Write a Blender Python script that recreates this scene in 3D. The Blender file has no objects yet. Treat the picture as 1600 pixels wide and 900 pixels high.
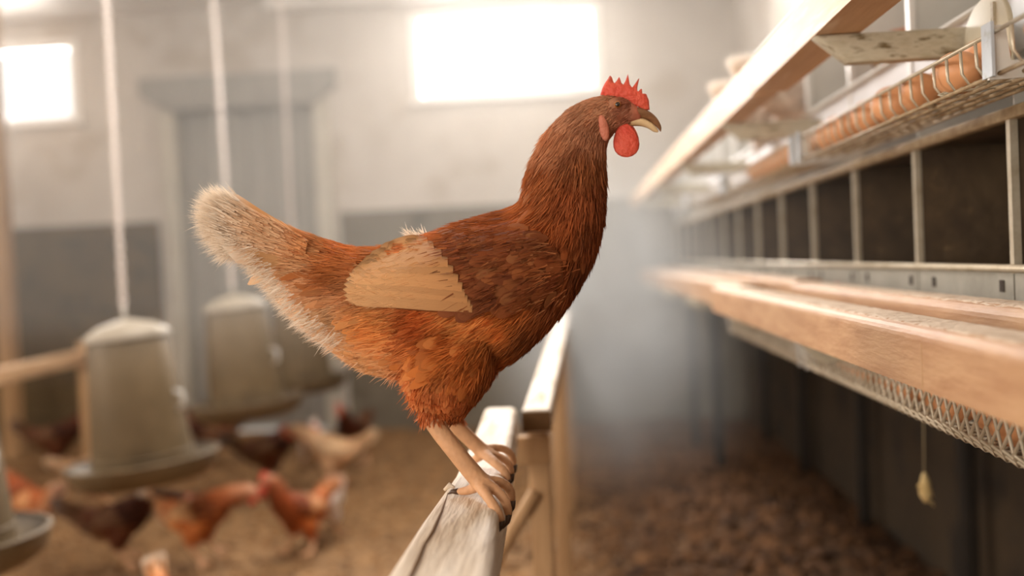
import bpy, bmesh, math, random
import numpy as np
from mathutils import Vector, Matrix
from mathutils.bvhtree import BVHTree

random.seed(7)
RNG = np.random.default_rng(7)
SC = bpy.context.scene
COL = SC.collection

# ------------------------------------------------------------------ camera
FPX = 1555.0                      # focal length in pixels of the 1600 wide frame (35 mm lens)
EYE = 0.95                        # camera height above the floor
CAM_R = Vector((0.9968486, 0.0641494, -0.0466654))
CAM_U = Vector((0.0448885, 0.0288672, 0.9985748))
CAM_F = Vector((-0.0654050, 0.9975227, -0.0258967))
CAM_C = Vector((0, 0, EYE))
cd = bpy.data.cameras.new('camera')
cam = bpy.data.objects.new('camera', cd)
COL.objects.link(cam)
m = Matrix.Identity(4)
for i in range(3):
    m[i][0] = CAM_R[i]; m[i][1] = CAM_U[i]; m[i][2] = -CAM_F[i]; m[i][3] = CAM_C[i]
cam.matrix_world = m
cd.sensor_width = 36; cd.lens = 36 * FPX / 1600
cd.clip_start = 0.02; cd.clip_end = 200
cd.dof.use_dof = True; cd.dof.focus_distance = 1.0; cd.dof.aperture_fstop = 2.0
SC.camera = cam

# ------------------------------------------------------------------ world, lights, exposure
SC.view_settings.view_transform = 'Standard'
SC.view_settings.look = 'None'
SC.view_settings.gamma = 1
SC.view_settings.use_curve_mapping = False
SC.view_settings.exposure = 0.0
w = bpy.data.worlds.new('overcast_sky'); SC.world = w; w.use_nodes = True
bg = w.node_tree.nodes['Background']
bg.inputs[0].default_value = (1.0, 0.97, 0.94, 1); bg.inputs[1].default_value = 1.5

def area(name, loc, direction, sx, sy, energy, color):
    d = bpy.data.lights.new(name, 'AREA'); d.shape = 'RECTANGLE'; d.size = sx; d.size_y = sy
    d.energy = energy; d.color = color
    o = bpy.data.objects.new(name, d); COL.objects.link(o)
    o.location = loc; o.rotation_euler = Vector(direction).to_track_quat('-Z', 'Y').to_euler()
    return o
# daylight entering by the windows of the back wall, the side wall and the open gate behind the camera
area('daylight_back_window', (-0.35, 5.98, 2.17), (0.10, -1, -0.16), 1.08, 0.50, 210, (1.0, 0.95, 0.90))
area('daylight_back_window', (-3.45, 5.98, 2.17), (0.30, -1, -0.16), 1.08, 0.50, 110, (1.0, 0.95, 0.90))
area('daylight_side_window', (-4.62, 3.7, 1.95), (1, -0.25, -0.25), 1.3, 0.8, 35, (1.0, 0.90, 0.80))
area('daylight_side_window', (-4.62, 1.3, 1.95), (1, 0, -0.25), 1.3, 0.8, 130, (1.0, 0.90, 0.80))
area('daylight_gate', (-1.9, -2.1, 1.35), (0.45, 1, -0.1), 2.2, 1.9, 72, (1.0, 0.88, 0.74))
area('added_roof_light', (-0.55, 2.75, 2.68), (0, 0, -1), 1.0, 1.3, 60, (1.0, 0.95, 0.90))  # unseen roof light, added to brighten rail and perch tops from above

# ------------------------------------------------------------------ helpers
def lin(c):
    return tuple(((v / 255) / 12.92 if v / 255 <= 0.04045 else ((v / 255 + 0.055) / 1.055) ** 2.4) for v in c)

def proj_point(px, py, depth):
    return CAM_C + (CAM_F + CAM_R * ((px - 800) / FPX) + CAM_U * ((450 - py) / FPX)) * depth

def on_plane(px, py, axis, val):
    r = CAM_F + CAM_R * ((px - 800) / FPX) + CAM_U * ((450 - py) / FPX)
    return CAM_C + r * ((val - CAM_C[axis]) / r[axis])

class MB:
    def __init__(self): self.v = []; self.f = []; self.smooth = []
    def add(self, vs, fs, smooth=False):
        b = len(self.v)
        self.v += [tuple(p) for p in vs]
        self.f += [tuple(i + b for i in q) for q in fs]
        self.smooth += [smooth] * len(fs)
        return self
    def box(self, x0, x1, y0, y1, z0, z1):
        return self.add([(x0,y0,z0),(x1,y0,z0),(x1,y1,z0),(x0,y1,z0),(x0,y0,z1),(x1,y0,z1),(x1,y1,z1),(x0,y1,z1)],
            [(0,3,2,1),(4,5,6,7),(0,1,5,4),(1,2,6,5),(2,3,7,6),(3,0,4,7)])
    def tube(self, pts, r, n=8, cap=True, closed=False):
        pts = [Vector(p) for p in pts]; rs = r if isinstance(r, (list, tuple)) else [r] * len(pts)
        N = len(pts); vs = []; u = None
        for i, p in enumerate(pts):
            if closed: t = pts[(i + 1) % N] - pts[i - 1]
            else: t = pts[min(i + 1, N - 1)] - pts[max(i - 1, 0)]
            t.normalize()
            if u is None:
                u = t.orthogonal().normalized()
            else:
                u = (u - t * u.dot(t)).normalized()
            b = t.cross(u)
            for k in range(n):
                a = 2 * math.pi * k / n
                vs.append(p + (u * math.cos(a) + b * math.sin(a)) * rs[i])
        fs = []
        for i in range(N if closed else N - 1):
            j = (i + 1) % N
            for k in range(n):
                fs.append((i*n+k, i*n+(k+1)%n, j*n+(k+1)%n, j*n+k))
        if cap and not closed:
            fs.append(tuple(range(n))[::-1]); fs.append(tuple((N-1)*n + k for k in range(n)))
        return self.add(vs, fs, True)
    def lathe(self, prof, n=40, center=(0, 0, 0)):
        vs = []; fs = []; cx, cy, cz = center
        for (r, z) in prof:
            for k in range(n):
                a = 2 * math.pi * k / n
                vs.append((cx + r * math.cos(a), cy + r * math.sin(a), cz + z))
        for i in range(len(prof) - 1):
            for k in range(n):
                fs.append((i*n+k, i*n+(k+1)%n, (i+1)*n+(k+1)%n, (i+1)*n+k))
        return self.add(vs, fs, True)
    def prism(self, poly, axis, a0, a1):
        n = len(poly); vs = []
        for a in (a0, a1):
            for (p, q) in poly:
                c = [p, q]; c.insert(axis, a); vs.append(tuple(c))
        fs = [tuple(range(n)), tuple(range(2*n-1, n-1, -1))]
        fs += [(k, n+k, n+(k+1)%n, (k+1)%n) for k in range(n)]
        return self.add(vs, fs)
    def mesh(self, name, off=(0, 0, 0)):
        me = bpy.data.meshes.new(name); o = Vector(off)
        me.from_pydata([tuple(Vector(p) - o) for p in self.v], [], self.f)
        me.polygons.foreach_set('use_smooth', self.smooth)
        bm = bmesh.new(); bm.from_mesh(me); bmesh.ops.recalc_face_normals(bm, faces=bm.faces); bm.to_mesh(me); bm.free()
        return me
    def build(self, name, mat, parent=None, bevel=0, seg=2):
        me = self.mesh(name, parent_world(parent))
        o = link(name, me, mat, parent)
        if bevel:
            md = o.modifiers.new('bevel', 'BEVEL'); md.width = bevel; md.segments = seg; md.limit_method = 'ANGLE'
            for p in me.polygons: p.use_smooth = True
            md.harden_normals = False
        return o

def parent_world(p):
    o = Vector((0, 0, 0))
    while p: o += Vector(p.location); p = p.parent
    return o

def link(name, data, mat=None, parent=None):
    o = bpy.data.objects.new(name, data); COL.objects.link(o)
    if mat is not None and data is not None and len(data.materials) == 0: data.materials.append(mat)
    if parent: o.parent = parent
    return o

def empty(name, loc, label=None, cat=None, group=None):
    o = bpy.data.objects.new(name, None); COL.objects.link(o); o.location = loc; o.empty_display_size = 0.05
    tag(o, label, cat, group); return o

def tag(o, label=None, cat=None, group=None, kind=None):
    if label: o['label'] = label
    if cat: o['category'] = cat
    if group: o['group'] = group
    if kind: o['kind'] = kind
    return o

def struct(o, label=None):
    o['kind'] = 'structure'
    if label: o['label'] = label
    return o

def grid_box(mb, x0, x1, y0, y1, z0, z1, axis, n):
    return mb.box(x0, x1, y0, y1, z0, z1)

# ------------------------------------------------------------------ materials
def mat(name, c1, c2=None, rough=0.6, scale=8, detail=6, bump=0.0, bscale=60, metal=0, stretch=(1, 1, 1), spec=0.4, c3=None, s3=20, a3=(0.55, 0.7)):
    M = bpy.data.materials.new(name); M.use_nodes = True; nt = M.node_tree; N = nt.nodes; L = nt.links
    b = N['Principled BSDF']; b.inputs['Roughness'].default_value = rough; b.inputs['Metallic'].default_value = metal
    b.inputs['Specular IOR Level'].default_value = spec
    tc = N.new('ShaderNodeTexCoord'); mp = N.new('ShaderNodeMapping'); mp.inputs['Scale'].default_value = stretch
    L.new(tc.outputs['Object'], mp.inputs[0])
    c2 = c2 or c1
    nz = N.new('ShaderNodeTexNoise'); nz.inputs['Scale'].default_value = scale; nz.inputs['Detail'].default_value = detail
    nz.inputs['Roughness'].default_value = 0.65
    L.new(mp.outputs[0], nz.inputs['Vector'])
    r = N.new('ShaderNodeValToRGB'); r.color_ramp.elements[0].position = 0.32; r.color_ramp.elements[1].position = 0.68
    r.color_ramp.elements[0].color = (*lin(c1), 1); r.color_ramp.elements[1].color = (*lin(c2), 1)
    L.new(nz.outputs['Fac'], r.inputs[0]); out = r.outputs[0]
    if c3:
        n3 = N.new('ShaderNodeTexNoise'); n3.inputs['Scale'].default_value = s3; n3.inputs['Detail'].default_value = 5
        L.new(mp.outputs[0], n3.inputs['Vector'])
        r3 = N.new('ShaderNodeValToRGB'); r3.color_ramp.elements[0].position = a3[0]; r3.color_ramp.elements[1].position = a3[1]
        L.new(n3.outputs['Fac'], r3.inputs[0])
        mx = N.new('ShaderNodeMixRGB'); mx.inputs[2].default_value = (*lin(c3), 1)
        L.new(r3.outputs[0], mx.inputs[0]); L.new(out, mx.inputs[1]); out = mx.outputs[0]
    L.new(out, b.inputs['Base Color'])
    if bump:
        n2 = N.new('ShaderNodeTexNoise'); n2.inputs['Scale'].default_value = bscale; n2.inputs['Detail'].default_value = 6
        L.new(mp.outputs[0], n2.inputs['Vector'])
        bp = N.new('ShaderNodeBump'); bp.inputs['Strength'].default_value = bump; bp.inputs['Distance'].default_value = 0.01
        L.new(n2.outputs['Fac'], bp.inputs['Height']); L.new(bp.outputs[0], b.inputs['Normal'])
    return M

M_PLASTER = mat('limewashed_plaster', (192, 184, 174), (206, 199, 190), 0.9, 2.5, bump=0.15, bscale=18, c3=(184, 173, 159), s3=3)
M_DADO = mat('dark_dado', (82, 66, 42), (102, 84, 56), 0.85, 4, bump=0.2, bscale=25, c3=(64, 54, 38), s3=6)
M_DADOGREY = mat('grey_dado', (104, 96, 82), (124, 115, 100), 0.85, 4, bump=0.2, bscale=25, c3=(86, 78, 64), s3=5)
M_DADOBROWN = mat('dark_brown_boards', (54, 42, 28), (70, 55, 37), 0.85, 4, bump=0.2, bscale=25, c3=(40, 32, 24), s3=6)
M_CEIL = mat('ceiling_boards', (215, 208, 200), (228, 223, 216), 0.9, 3, bump=0.1)
M_LITTER = mat('floor_litter', (108, 78, 46), (146, 110, 70), 0.95, 9, 10, bump=1.0, bscale=45, c3=(80, 55, 30), s3=22)
def darken_nest_side(M):
    """darker colour on the nest-box side of the floor, with a ragged edge"""
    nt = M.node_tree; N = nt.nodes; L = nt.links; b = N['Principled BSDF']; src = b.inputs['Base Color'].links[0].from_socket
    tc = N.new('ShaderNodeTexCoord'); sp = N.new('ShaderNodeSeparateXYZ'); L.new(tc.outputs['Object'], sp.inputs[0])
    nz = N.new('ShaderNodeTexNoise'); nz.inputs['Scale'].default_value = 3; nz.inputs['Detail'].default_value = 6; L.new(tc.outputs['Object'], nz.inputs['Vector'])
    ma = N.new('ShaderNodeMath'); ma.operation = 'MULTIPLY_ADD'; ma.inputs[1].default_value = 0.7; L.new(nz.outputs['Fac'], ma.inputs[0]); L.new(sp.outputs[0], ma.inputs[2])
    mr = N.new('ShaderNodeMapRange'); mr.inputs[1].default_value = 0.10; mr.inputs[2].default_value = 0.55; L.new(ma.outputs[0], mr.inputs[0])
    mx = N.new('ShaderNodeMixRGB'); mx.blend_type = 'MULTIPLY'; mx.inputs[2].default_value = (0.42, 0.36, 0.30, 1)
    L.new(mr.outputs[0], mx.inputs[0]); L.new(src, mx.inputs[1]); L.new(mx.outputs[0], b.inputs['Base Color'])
darken_nest_side(M_LITTER)  # litter colour darkens by position toward the nest boxes
M_CLOD = mat('litter_clods', (92, 63, 36), (160, 116, 70), 0.9, 14, bump=0.6, bscale=80, c3=(70, 46, 24), s3=12)
darken_nest_side(M_CLOD)
M_DOOR = mat('grey_door', (142, 138, 130), (160, 156, 148), 0.7, 4, stretch=(6, 6, 0.6), bump=0.1)
M_DOORFRAME = mat('door_frame', (178, 172, 158), (196, 190, 176), 0.7, 5)
M_WHITE = mat('white_frame', (232, 228, 222), (240, 238, 234), 0.5, 5)
M_PALEWOOD = mat('pale_worn_wood', (214, 196, 172), (238, 228, 214), 0.7, 6, 8, stretch=(6, 0.7, 6), bump=0.35, bscale=30, c3=(176, 142, 104), s3=7, a3=(0.5, 0.72))
M_TANWOOD = mat('tan_wood', (178, 140, 100), (206, 172, 134), 0.7, 6, 8, stretch=(6, 0.7, 6), bump=0.3, bscale=30, c3=(150, 108, 70), s3=8, a3=(0.5, 0.75))
M_POSTWOOD = mat('post_wood', (158, 122, 84), (186, 150, 110), 0.75, 6, 8, stretch=(6, 6, 0.7), bump=0.3, bscale=30)
M_RAILWOOD = mat('nest_rail_wood', (164, 120, 82), (188, 148, 108), 0.6, 8, 8, stretch=(6, 0.9, 6), bump=0.10, bscale=40, c3=(150, 104, 66), s3=9, a3=(0.55, 0.8))
M_RAILTOP = mat('pale_rail_top', (198, 174, 148), (218, 198, 176), 0.8, 60, 8, bump=0.4, bscale=160, c3=(160, 126, 94), s3=45, a3=(0.55, 0.68))
M_BROWNWOOD = mat('upper_rail_wood', (190, 150, 112), (212, 178, 142), 0.6, 7, 8, stretch=(6, 0.6, 6), bump=0.08, bscale=40, c3=(224, 202, 176), s3=9)
M_CRACK_SHADE = mat('crack_and_end_shade', (96, 70, 44), (120, 90, 58), 0.9)
M_GALV = mat('galvanised_sheet', (150, 146, 134), (178, 174, 162), 0.45, 14, metal=0.55, bump=0.05)
M_GALVDARK = mat('dusty_feeder_metal', (100, 84, 59), (120, 101, 74), 0.55, 6, metal=0.1, bump=0.05, c3=(80, 66, 46), s3=5)
M_CLIP = mat('blue_grey_clip', (168, 176, 184), (190, 196, 202), 0.5, 20, c3=(150, 150, 140), s3=60)
M_LID = mat('feeder_lid', (146, 134, 116), (164, 152, 134), 0.55, 8, metal=0.1)
M_GALVWHITE = mat('pale_sheet', (205, 202, 194), (222, 219, 212), 0.5, 8, metal=0.1)
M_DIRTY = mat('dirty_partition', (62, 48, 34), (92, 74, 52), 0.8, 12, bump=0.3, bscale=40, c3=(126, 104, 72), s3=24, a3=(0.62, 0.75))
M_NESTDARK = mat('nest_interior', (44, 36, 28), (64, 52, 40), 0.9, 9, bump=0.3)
M_LEG = mat('dark_steel_leg', (34, 28, 22), (46, 38, 30), 0.6, 8)
M_WIRE = mat('galvanised_wire', (176, 162, 138), (206, 196, 176), 0.4, 30, metal=0.4)
M_DWIRE = mat('dirty_wire', (140, 116, 86), (180, 160, 128), 0.6, 40, metal=0.2)
M_CHAIN = mat('pale_chain', (214, 200, 190), (230, 220, 212), 0.45, 20, metal=0.15)
M_BRACKET = mat('bracket_board', (176, 166, 142), (206, 198, 178), 0.75, 20, stretch=(2, 6, 6), bump=0.2, c3=(110, 92, 60), s3=20)
M_EGG = mat('brown_eggshell', (212, 150, 104), (222, 164, 118), 0.45, 4, c3=(200, 134, 88), s3=40, a3=(0.6, 0.8))
M_STRAW = mat('straw', (196, 168, 112), (214, 190, 140), 0.8, 20)
M_STRING = mat('string', (150, 135, 105), None, 0.9)
M_PAPER = mat('pale_cladding', (222, 221, 222), (232, 231, 232), 0.6, 6)

def glass_mat():
    M = bpy.data.materials.new('window_glass'); M.use_nodes = True; nt = M.node_tree; N = nt.nodes; L = nt.links
    N.remove(N['Principled BSDF'])
    t = N.new('ShaderNodeBsdfTransparent'); g = N.new('ShaderNodeBsdfGlossy'); g.inputs['Roughness'].default_value = 0.05
    fr = N.new('ShaderNodeFresnel'); fr.inputs[0].default_value = 1.45
    mx = N.new('ShaderNodeMixShader'); L.new(fr.outputs[0], mx.inputs[0]); L.new(t.outputs[0], mx.inputs[1]); L.new(g.outputs[0], mx.inputs[2])
    L.new(mx.outputs[0], N['Material Output'].inputs[0]); return M
M_GLASS = glass_mat()

def feather_mat(name, rough=0.65, sub=0.0, transl=0.25):
    M = bpy.data.materials.new(name); M.use_nodes = True; nt = M.node_tree; N = nt.nodes; L = nt.links
    b = N['Principled BSDF']; b.inputs['Roughness'].default_value = rough; b.inputs['Specular IOR Level'].default_value = 0.25
    at = N.new('ShaderNodeAttribute'); at.attribute_name = 'Col'
    uv = N.new('ShaderNodeUVMap'); uv.uv_map = 'UVMap'
    sep = N.new('ShaderNodeSeparateXYZ'); L.new(uv.outputs[0], sep.inputs[0])
    # barbs run obliquely away from the shaft: |u| and v make a chevron
    ab = N.new('ShaderNodeMath'); ab.operation = 'ABSOLUTE'; L.new(sep.outputs[0], ab.inputs[0])
    m1 = N.new('ShaderNodeMath'); m1.operation = 'MULTIPLY'; m1.inputs[1].default_value = -0.35; L.new(ab.outputs[0], m1.inputs[0])
    ad = N.new('ShaderNodeMath'); ad.operation = 'ADD'; L.new(m1.outputs[0], ad.inputs[0]); L.new(sep.outputs[1], ad.inputs[1])
    m2 = N.new('ShaderNodeMath'); m2.operation = 'MULTIPLY'; m2.inputs[1].default_value = 130; L.new(ad.outputs[0], m2.inputs[0])
    sn = N.new('ShaderNodeMath'); sn.operation = 'SINE'; L.new(m2.outputs[0], sn.inputs[0])
    bp = N.new('ShaderNodeBump'); bp.inputs['Strength'].default_value = 0.25; bp.inputs['Distance'].default_value = 0.001
    L.new(sn.outputs[0], bp.inputs['Height']); L.new(bp.outputs[0], b.inputs['Normal'])
    L.new(at.outputs['Color'], b.inputs['Base Color'])
    tr = N.new('ShaderNodeBsdfTranslucent'); L.new(at.outputs['Color'], tr.inputs[0])
    mx = N.new('ShaderNodeMixShader'); mx.inputs[0].default_value = transl
    L.new(b.outputs[0], mx.inputs[1]); L.new(tr.outputs[0], mx.inputs[2])
    L.new(mx.outputs[0], N['Material Output'].inputs[0]); return M
M_FEATHER = feather_mat('feather')
M_WFEATHER = feather_mat('white_feather', transl=0.65)

def skin_mat():
    M = bpy.data.materials.new('hen_body_skin'); M.use_nodes = True; nt = M.node_tree; N = nt.nodes; L = nt.links
    b = N['Principled BSDF']; b.inputs['Roughness'].default_value = 0.6; b.inputs['Specular IOR Level'].default_value = 0.3
    at = N.new('ShaderNodeAttribute'); at.attribute_name = 'Col'
    tc = N.new('ShaderNodeTexCoord')
    vo = N.new('ShaderNodeTexVoronoi'); vo.inputs['Scale'].default_value = 260; L.new(tc.outputs['Object'], vo.inputs['Vector'])
    bp = N.new('ShaderNodeBump'); bp.inputs['Strength'].default_value = 0.35; bp.inputs['Distance'].default_value = 0.001
    L.new(vo.outputs['Distance'], bp.inputs['Height']); L.new(bp.outputs[0], b.inputs['Normal'])
    nz = N.new('ShaderNodeTexNoise'); nz.inputs['Scale'].default_value = 90; L.new(tc.outputs['Object'], nz.inputs['Vector'])
    mr = N.new('ShaderNodeMapRange'); mr.inputs[3].default_value = 0.75; mr.inputs[4].default_value = 1.2; L.new(nz.outputs['Fac'], mr.inputs[0])
    mu = N.new('ShaderNodeMixRGB'); mu.blend_type = 'MULTIPLY'; mu.inputs[0].default_value = 1
    L.new(at.outputs['Color'], mu.inputs[1]); L.new(mr.outputs[0], mu.inputs[2]); L.new(mu.outputs[0], b.inputs['Base Color'])
    return M
M_SKIN = skin_mat()
M_COMB = mat('comb_red', (214, 72, 54), (230, 104, 80), 0.5, 60, bump=0.4, bscale=220)
M_COMB.node_tree.nodes['Principled BSDF'].inputs['Subsurface Weight'].default_value = 0.3
M_COMB.node_tree.nodes['Principled BSDF'].inputs['Subsurface Radius'].default_value = (0.006, 0.002, 0.001)
M_LOBE = mat('earlobe', (196, 112, 88), (212, 134, 108), 0.55, 80, bump=0.3, bscale=200)
M_BEAKTOP = mat('beak_horn', (112, 74, 48), (150, 108, 74), 0.4, 60, stretch=(1, 4, 4))
M_BEAKLOW = mat('beak_pale', (216, 182, 132), (232, 204, 160), 0.4, 50)
M_EYE = mat('eye_dark', (28, 20, 14), None, 0.12, spec=0.8)
M_IRIS = mat('eye_iris', (150, 88, 34), (170, 104, 44), 0.3, 200)
M_CLAW = mat('claw', (64, 48, 38), (92, 70, 54), 0.4, 80)

# ------------------------------------------------------------------ room shell
XL, XR, YB, YF, ZC = -4.5, 0.96, 5.8, -2.0, 2.53
# floor: gently uneven litter
def floor_height(x, y):
    h = 0.012 * math.sin(x * 3.1 + 1) * math.sin(y * 2.3) + 0.008 * math.sin(x * 7.7 + y * 5.1)
    # heap of litter in front of and under the nest boxes
    h += 0.10 * math.exp(-(((x - 0.55) / 0.5) ** 2 + ((y - 3.2) / 1.3) ** 2))
    return h
fl = MB(); nx, ny = 70, 100
vs = [(XL + (XR - XL) * i / nx, YF + (YB - YF) * j / ny, 0) for j in range(ny + 1) for i in range(nx + 1)]
vs = [(x, y, floor_height(x, y) - 0.0) for x, y, z in vs]
fl.add(vs, [(j*(nx+1)+i, j*(nx+1)+i+1, (j+1)*(nx+1)+i+1, (j+1)*(nx+1)+i) for j in range(ny) for i in range(nx)], True)
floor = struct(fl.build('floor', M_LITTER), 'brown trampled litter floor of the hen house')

def wall_with_holes(name, axis, pos, thick, a0, a1, z0, z1, holes, material):
    """wall in plane axis=pos; holes (a0,a1,z0,z1)"""
    mb = MB()
    A = sorted({a0, a1, *[h[0] for h in holes], *[h[1] for h in holes]})
    Z = sorted({z0, z1, *[h[2] for h in holes], *[h[3] for h in holes]})
    for i in range(len(A) - 1):
        for j in range(len(Z) - 1):
            ca, cz = (A[i] + A[i+1]) / 2, (Z[j] + Z[j+1]) / 2
            if any(h[0] < ca < h[1] and h[2] < cz < h[3] for h in holes): continue
            if axis == 1: mb.box(A[i], A[i+1], min(pos, pos+thick), max(pos, pos+thick), Z[j], Z[j+1])
            else: mb.box(min(pos, pos+thick), max(pos, pos+thick), A[i], A[i+1], Z[j], Z[j+1])
    bm = bmesh.new(); me0 = mb.mesh(name); bm.from_mesh(me0); bmesh.ops.remove_doubles(bm, verts=bm.verts, dist=1e-5)
    # drop inner faces shared by two boxes
    seen = {}
    for f in bm.faces: seen.setdefault(tuple(sorted(v.index for v in f.verts)), []).append(f)
    bm.to_mesh(me0); bm.free()
    return struct(link(name, me0, material))

WZ0, WZ1 = 1.915, 2.43
WINS = [(-0.905, 0.20, WZ0, WZ1), (-4.02, -2.905, WZ0 + 0.0, WZ1 - 0.03)]
DOOR = (-2.38, -1.46, 0.0, 2.05)
wb = wall_with_holes('wall_back', 1, YB, 0.18, XL - 0.2, XR + 0.2, -0.05, ZC + 0.1, WINS + [DOOR], M_PLASTER)
tag(wb, 'limewashed back wall with two small windows, dark lower half')
SIDEW = [(0.65, 1.95, 1.55, 2.35), (3.05, 4.35, 1.55, 2.35)]
wl = wall_with_holes('wall_left', 0, XL, -0.18, YF - 0.2, YB, -0.05, ZC + 0.1, SIDEW, M_PLASTER)
wr = wall_with_holes('wall_right', 0, XR, 0.18, YF - 0.2, YB, -0.05, ZC + 0.1, [], M_PLASTER)
wf = wall_with_holes('wall_front', 1, YF, -0.18, XL, XR, -0.05, ZC + 0.1, [(-3.1, -0.7, 0.0, 2.3)], M_PLASTER)
SKY = (-1.1, 0.0, 2.05, 3.45)  # ceiling opening made for the added roof light
cb = MB(); cb.box(XL - 0.2, SKY[0], YF - 0.2, YB + 0.2, ZC, ZC + 0.12); cb.box(SKY[1], XR + 0.2, YF - 0.2, YB + 0.2, ZC, ZC + 0.12)
cb.box(SKY[0], SKY[1], YF - 0.2, SKY[2], ZC, ZC + 0.12); cb.box(SKY[0], SKY[1], SKY[3], YB + 0.2, ZC, ZC + 0.12)
struct(cb.build('ceiling', M_CEIL), 'pale boarded ceiling with an added roof-light opening')
# dark painted lower part of the back wall
for x0, x1 in ((XL, DOOR[0] - 0.09), (DOOR[1] + 0.09, XR)):
    MB().box(x0, x1, YB - 0.02, YB, -0.02, 1.29).build('dado', M_DADO if x0 == XL else M_DADOGREY, wb)
MB().box(XL, XL + 0.02, YF, YB, -0.02, 1.29).build('dado', M_DADO, wl)
MB().box(XR - 0.02, XR, YF, YB, -0.02, 1.62).build('dado', M_DADOBROWN, wr)
# pale ceiling beam along the back wall
struct(MB().box(-1.72, XR, YB - 0.16, YB, 2.475, ZC).build('trim_1', M_WHITE, None, 0.006), 'white beam under the ceiling above the wide window')

def window(n, axis, pos, a0, a1, z0, z1, label, mullions=0):
    f = 0.055
    r = empty('window_%d' % n, ((a0+a1)/2, pos, z0) if axis == 1 else (pos, (a0+a1)/2, z0)); struct(r, label)
    def bx(mb, p0, p1, q0, q1, t0, t1):
        if axis == 1: mb.box(p0, p1, pos + t0, pos + t1, q0, q1)
        else: mb.box(pos - t1, pos - t0, p0, p1, q0, q1)
    mb = MB()
    bx(mb, a0, a0+f, z0, z1, -0.015, 0.06); bx(mb, a1-f, a1, z0, z1, -0.015, 0.06)
    bx(mb, a0+f, a1-f, z0, z0+f*0.5, -0.015, 0.06); bx(mb, a0+f, a1-f, z1-f, z1, -0.015, 0.06)
    mb.build('window_frame', M_WHITE, r, 0.004)
    mb = MB(); bx(mb, a0+f, a1-f, z0+f*0.5, z1-f, 0.04, 0.045); mb.build('pane', M_GLASS, r)
    mb = MB(); bx(mb, a0-0.02, a1+0.02, z0-0.02, z0, -0.04, 0.06); mb.build('window_sill', M_WHITE, r, 0.004)
    return r
window(1, 1, YB, *WINS[0], 'wide white-framed window above the perched hen, glaring white')
window(2, 1, YB, *WINS[1], 'glaring window at the far left of the back wall')
window(3, 0, XL, *SIDEW[0], 'nearer window of the left wall')
window(4, 0, XL, *SIDEW[1], 'farther window of the left wall')

# door with planks, frame and wide grey lintel
dr = empty('door_1', ((DOOR[0]+DOOR[1])/2, YB, 0)); struct(dr, 'grey plank door with wide lintel in the back wall')
npl = 6
for k in range(npl):
    a = DOOR[0] + 0.05 + (DOOR[1] - DOOR[0] - 0.1) * k / npl; b = a + (DOOR[1] - DOOR[0] - 0.1) / npl - 0.006
    MB().box(a, b, YB + 0.04, YB + 0.075, 0.02, 2.0).build('plank', M_DOOR, dr, 0.003)
MB().box(DOOR[0]+0.05, DOOR[1]-0.05, YB + 0.075, YB + 0.09, 0.02, 2.0).build('back_board', M_DOOR, dr)
for x in (DOOR[0], DOOR[1]):
    MB().box(x - 0.045, x + 0.05, YB - 0.03, YB + 0.08, 0, 2.0).build('door_post', M_DOORFRAME, dr, 0.005)
MB().prism([(DOOR[0] - 0.15, 2.13), (DOOR[1] + 0.10, 2.13), (DOOR[1] + 0.10, 2.03), (DOOR[1] - 0.02, 1.93), (DOOR[0] + 0.02, 1.93), (DOOR[0] - 0.15, 2.03)], 1, YB - 0.06, YB + 0.02).build('lintel', M_DOOR, dr, 0.004)
MB().tube([(DOOR[1]-0.14, YB + 0.03, 1.02), (DOOR[1]-0.14, YB - 0.02, 1.02), (DOOR[1]-0.24, YB - 0.02, 1.02)], 0.01).build('handle', M_GALV, dr)

# loose litter on the floor
def litter():
    n = 9000
    mb_v = []; mb_f = []
    k = 0; tries = 0
    pts = []
    for _ in range(n):
        if random.random() < 0.5: x, y = random.gauss(0.45, 0.45), random.uniform(1.9, 4.6)
        else: x, y = random.uniform(-3.0, 0.9), random.uniform(2.0, 5.7)
        if not (-4.3 < x < 0.93 and 1.2 < y < 5.75): continue
        pts.append((x, y))
    base = [(1,0,0),(0.3,0.95,0.1),(-0.8,0.6,0),(-0.8,-0.6,0.1),(0.3,-0.95,0),(0,0,0.8),(0.1,0.1,-0.7)]
    tri = [(0,1,5),(1,2,5),(2,3,5),(3,4,5),(4,0,5),(1,0,6),(2,1,6),(3,2,6),(4,3,6),(0,4,6)]
    for (x, y) in pts:
        heap = math.exp(-(((x - 0.5) / 0.45) ** 2))
        s = random.uniform(0.006, 0.016) * (1 + 1.6 * heap * random.random() ** 2)
        a = random.uniform(0, 6.28); ca, sa = math.cos(a), math.sin(a); e = random.uniform(0.5, 1.6)
        z = floor_height(x, y) + s * 0.25; b = len(mb_v); tl = random.uniform(-.5, .5)
        for (p, q, r) in base:
            p *= e * random.uniform(.8, 1.2); q *= random.uniform(.6, 1.2)
            mb_v.append((x + s*(p*ca - q*sa), y + s*(p*sa + q*ca), z + s*(r*random.uniform(.5, 1.1) + tl*p)))
        mb_f += [(i+b, j+b, l+b) for i, j, l in tri]
    me = bpy.data.meshes.new('litter_clods'); me.from_pydata(mb_v, [], mb_f)
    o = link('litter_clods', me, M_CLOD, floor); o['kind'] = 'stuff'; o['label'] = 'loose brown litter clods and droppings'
    return o
litter()

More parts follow.
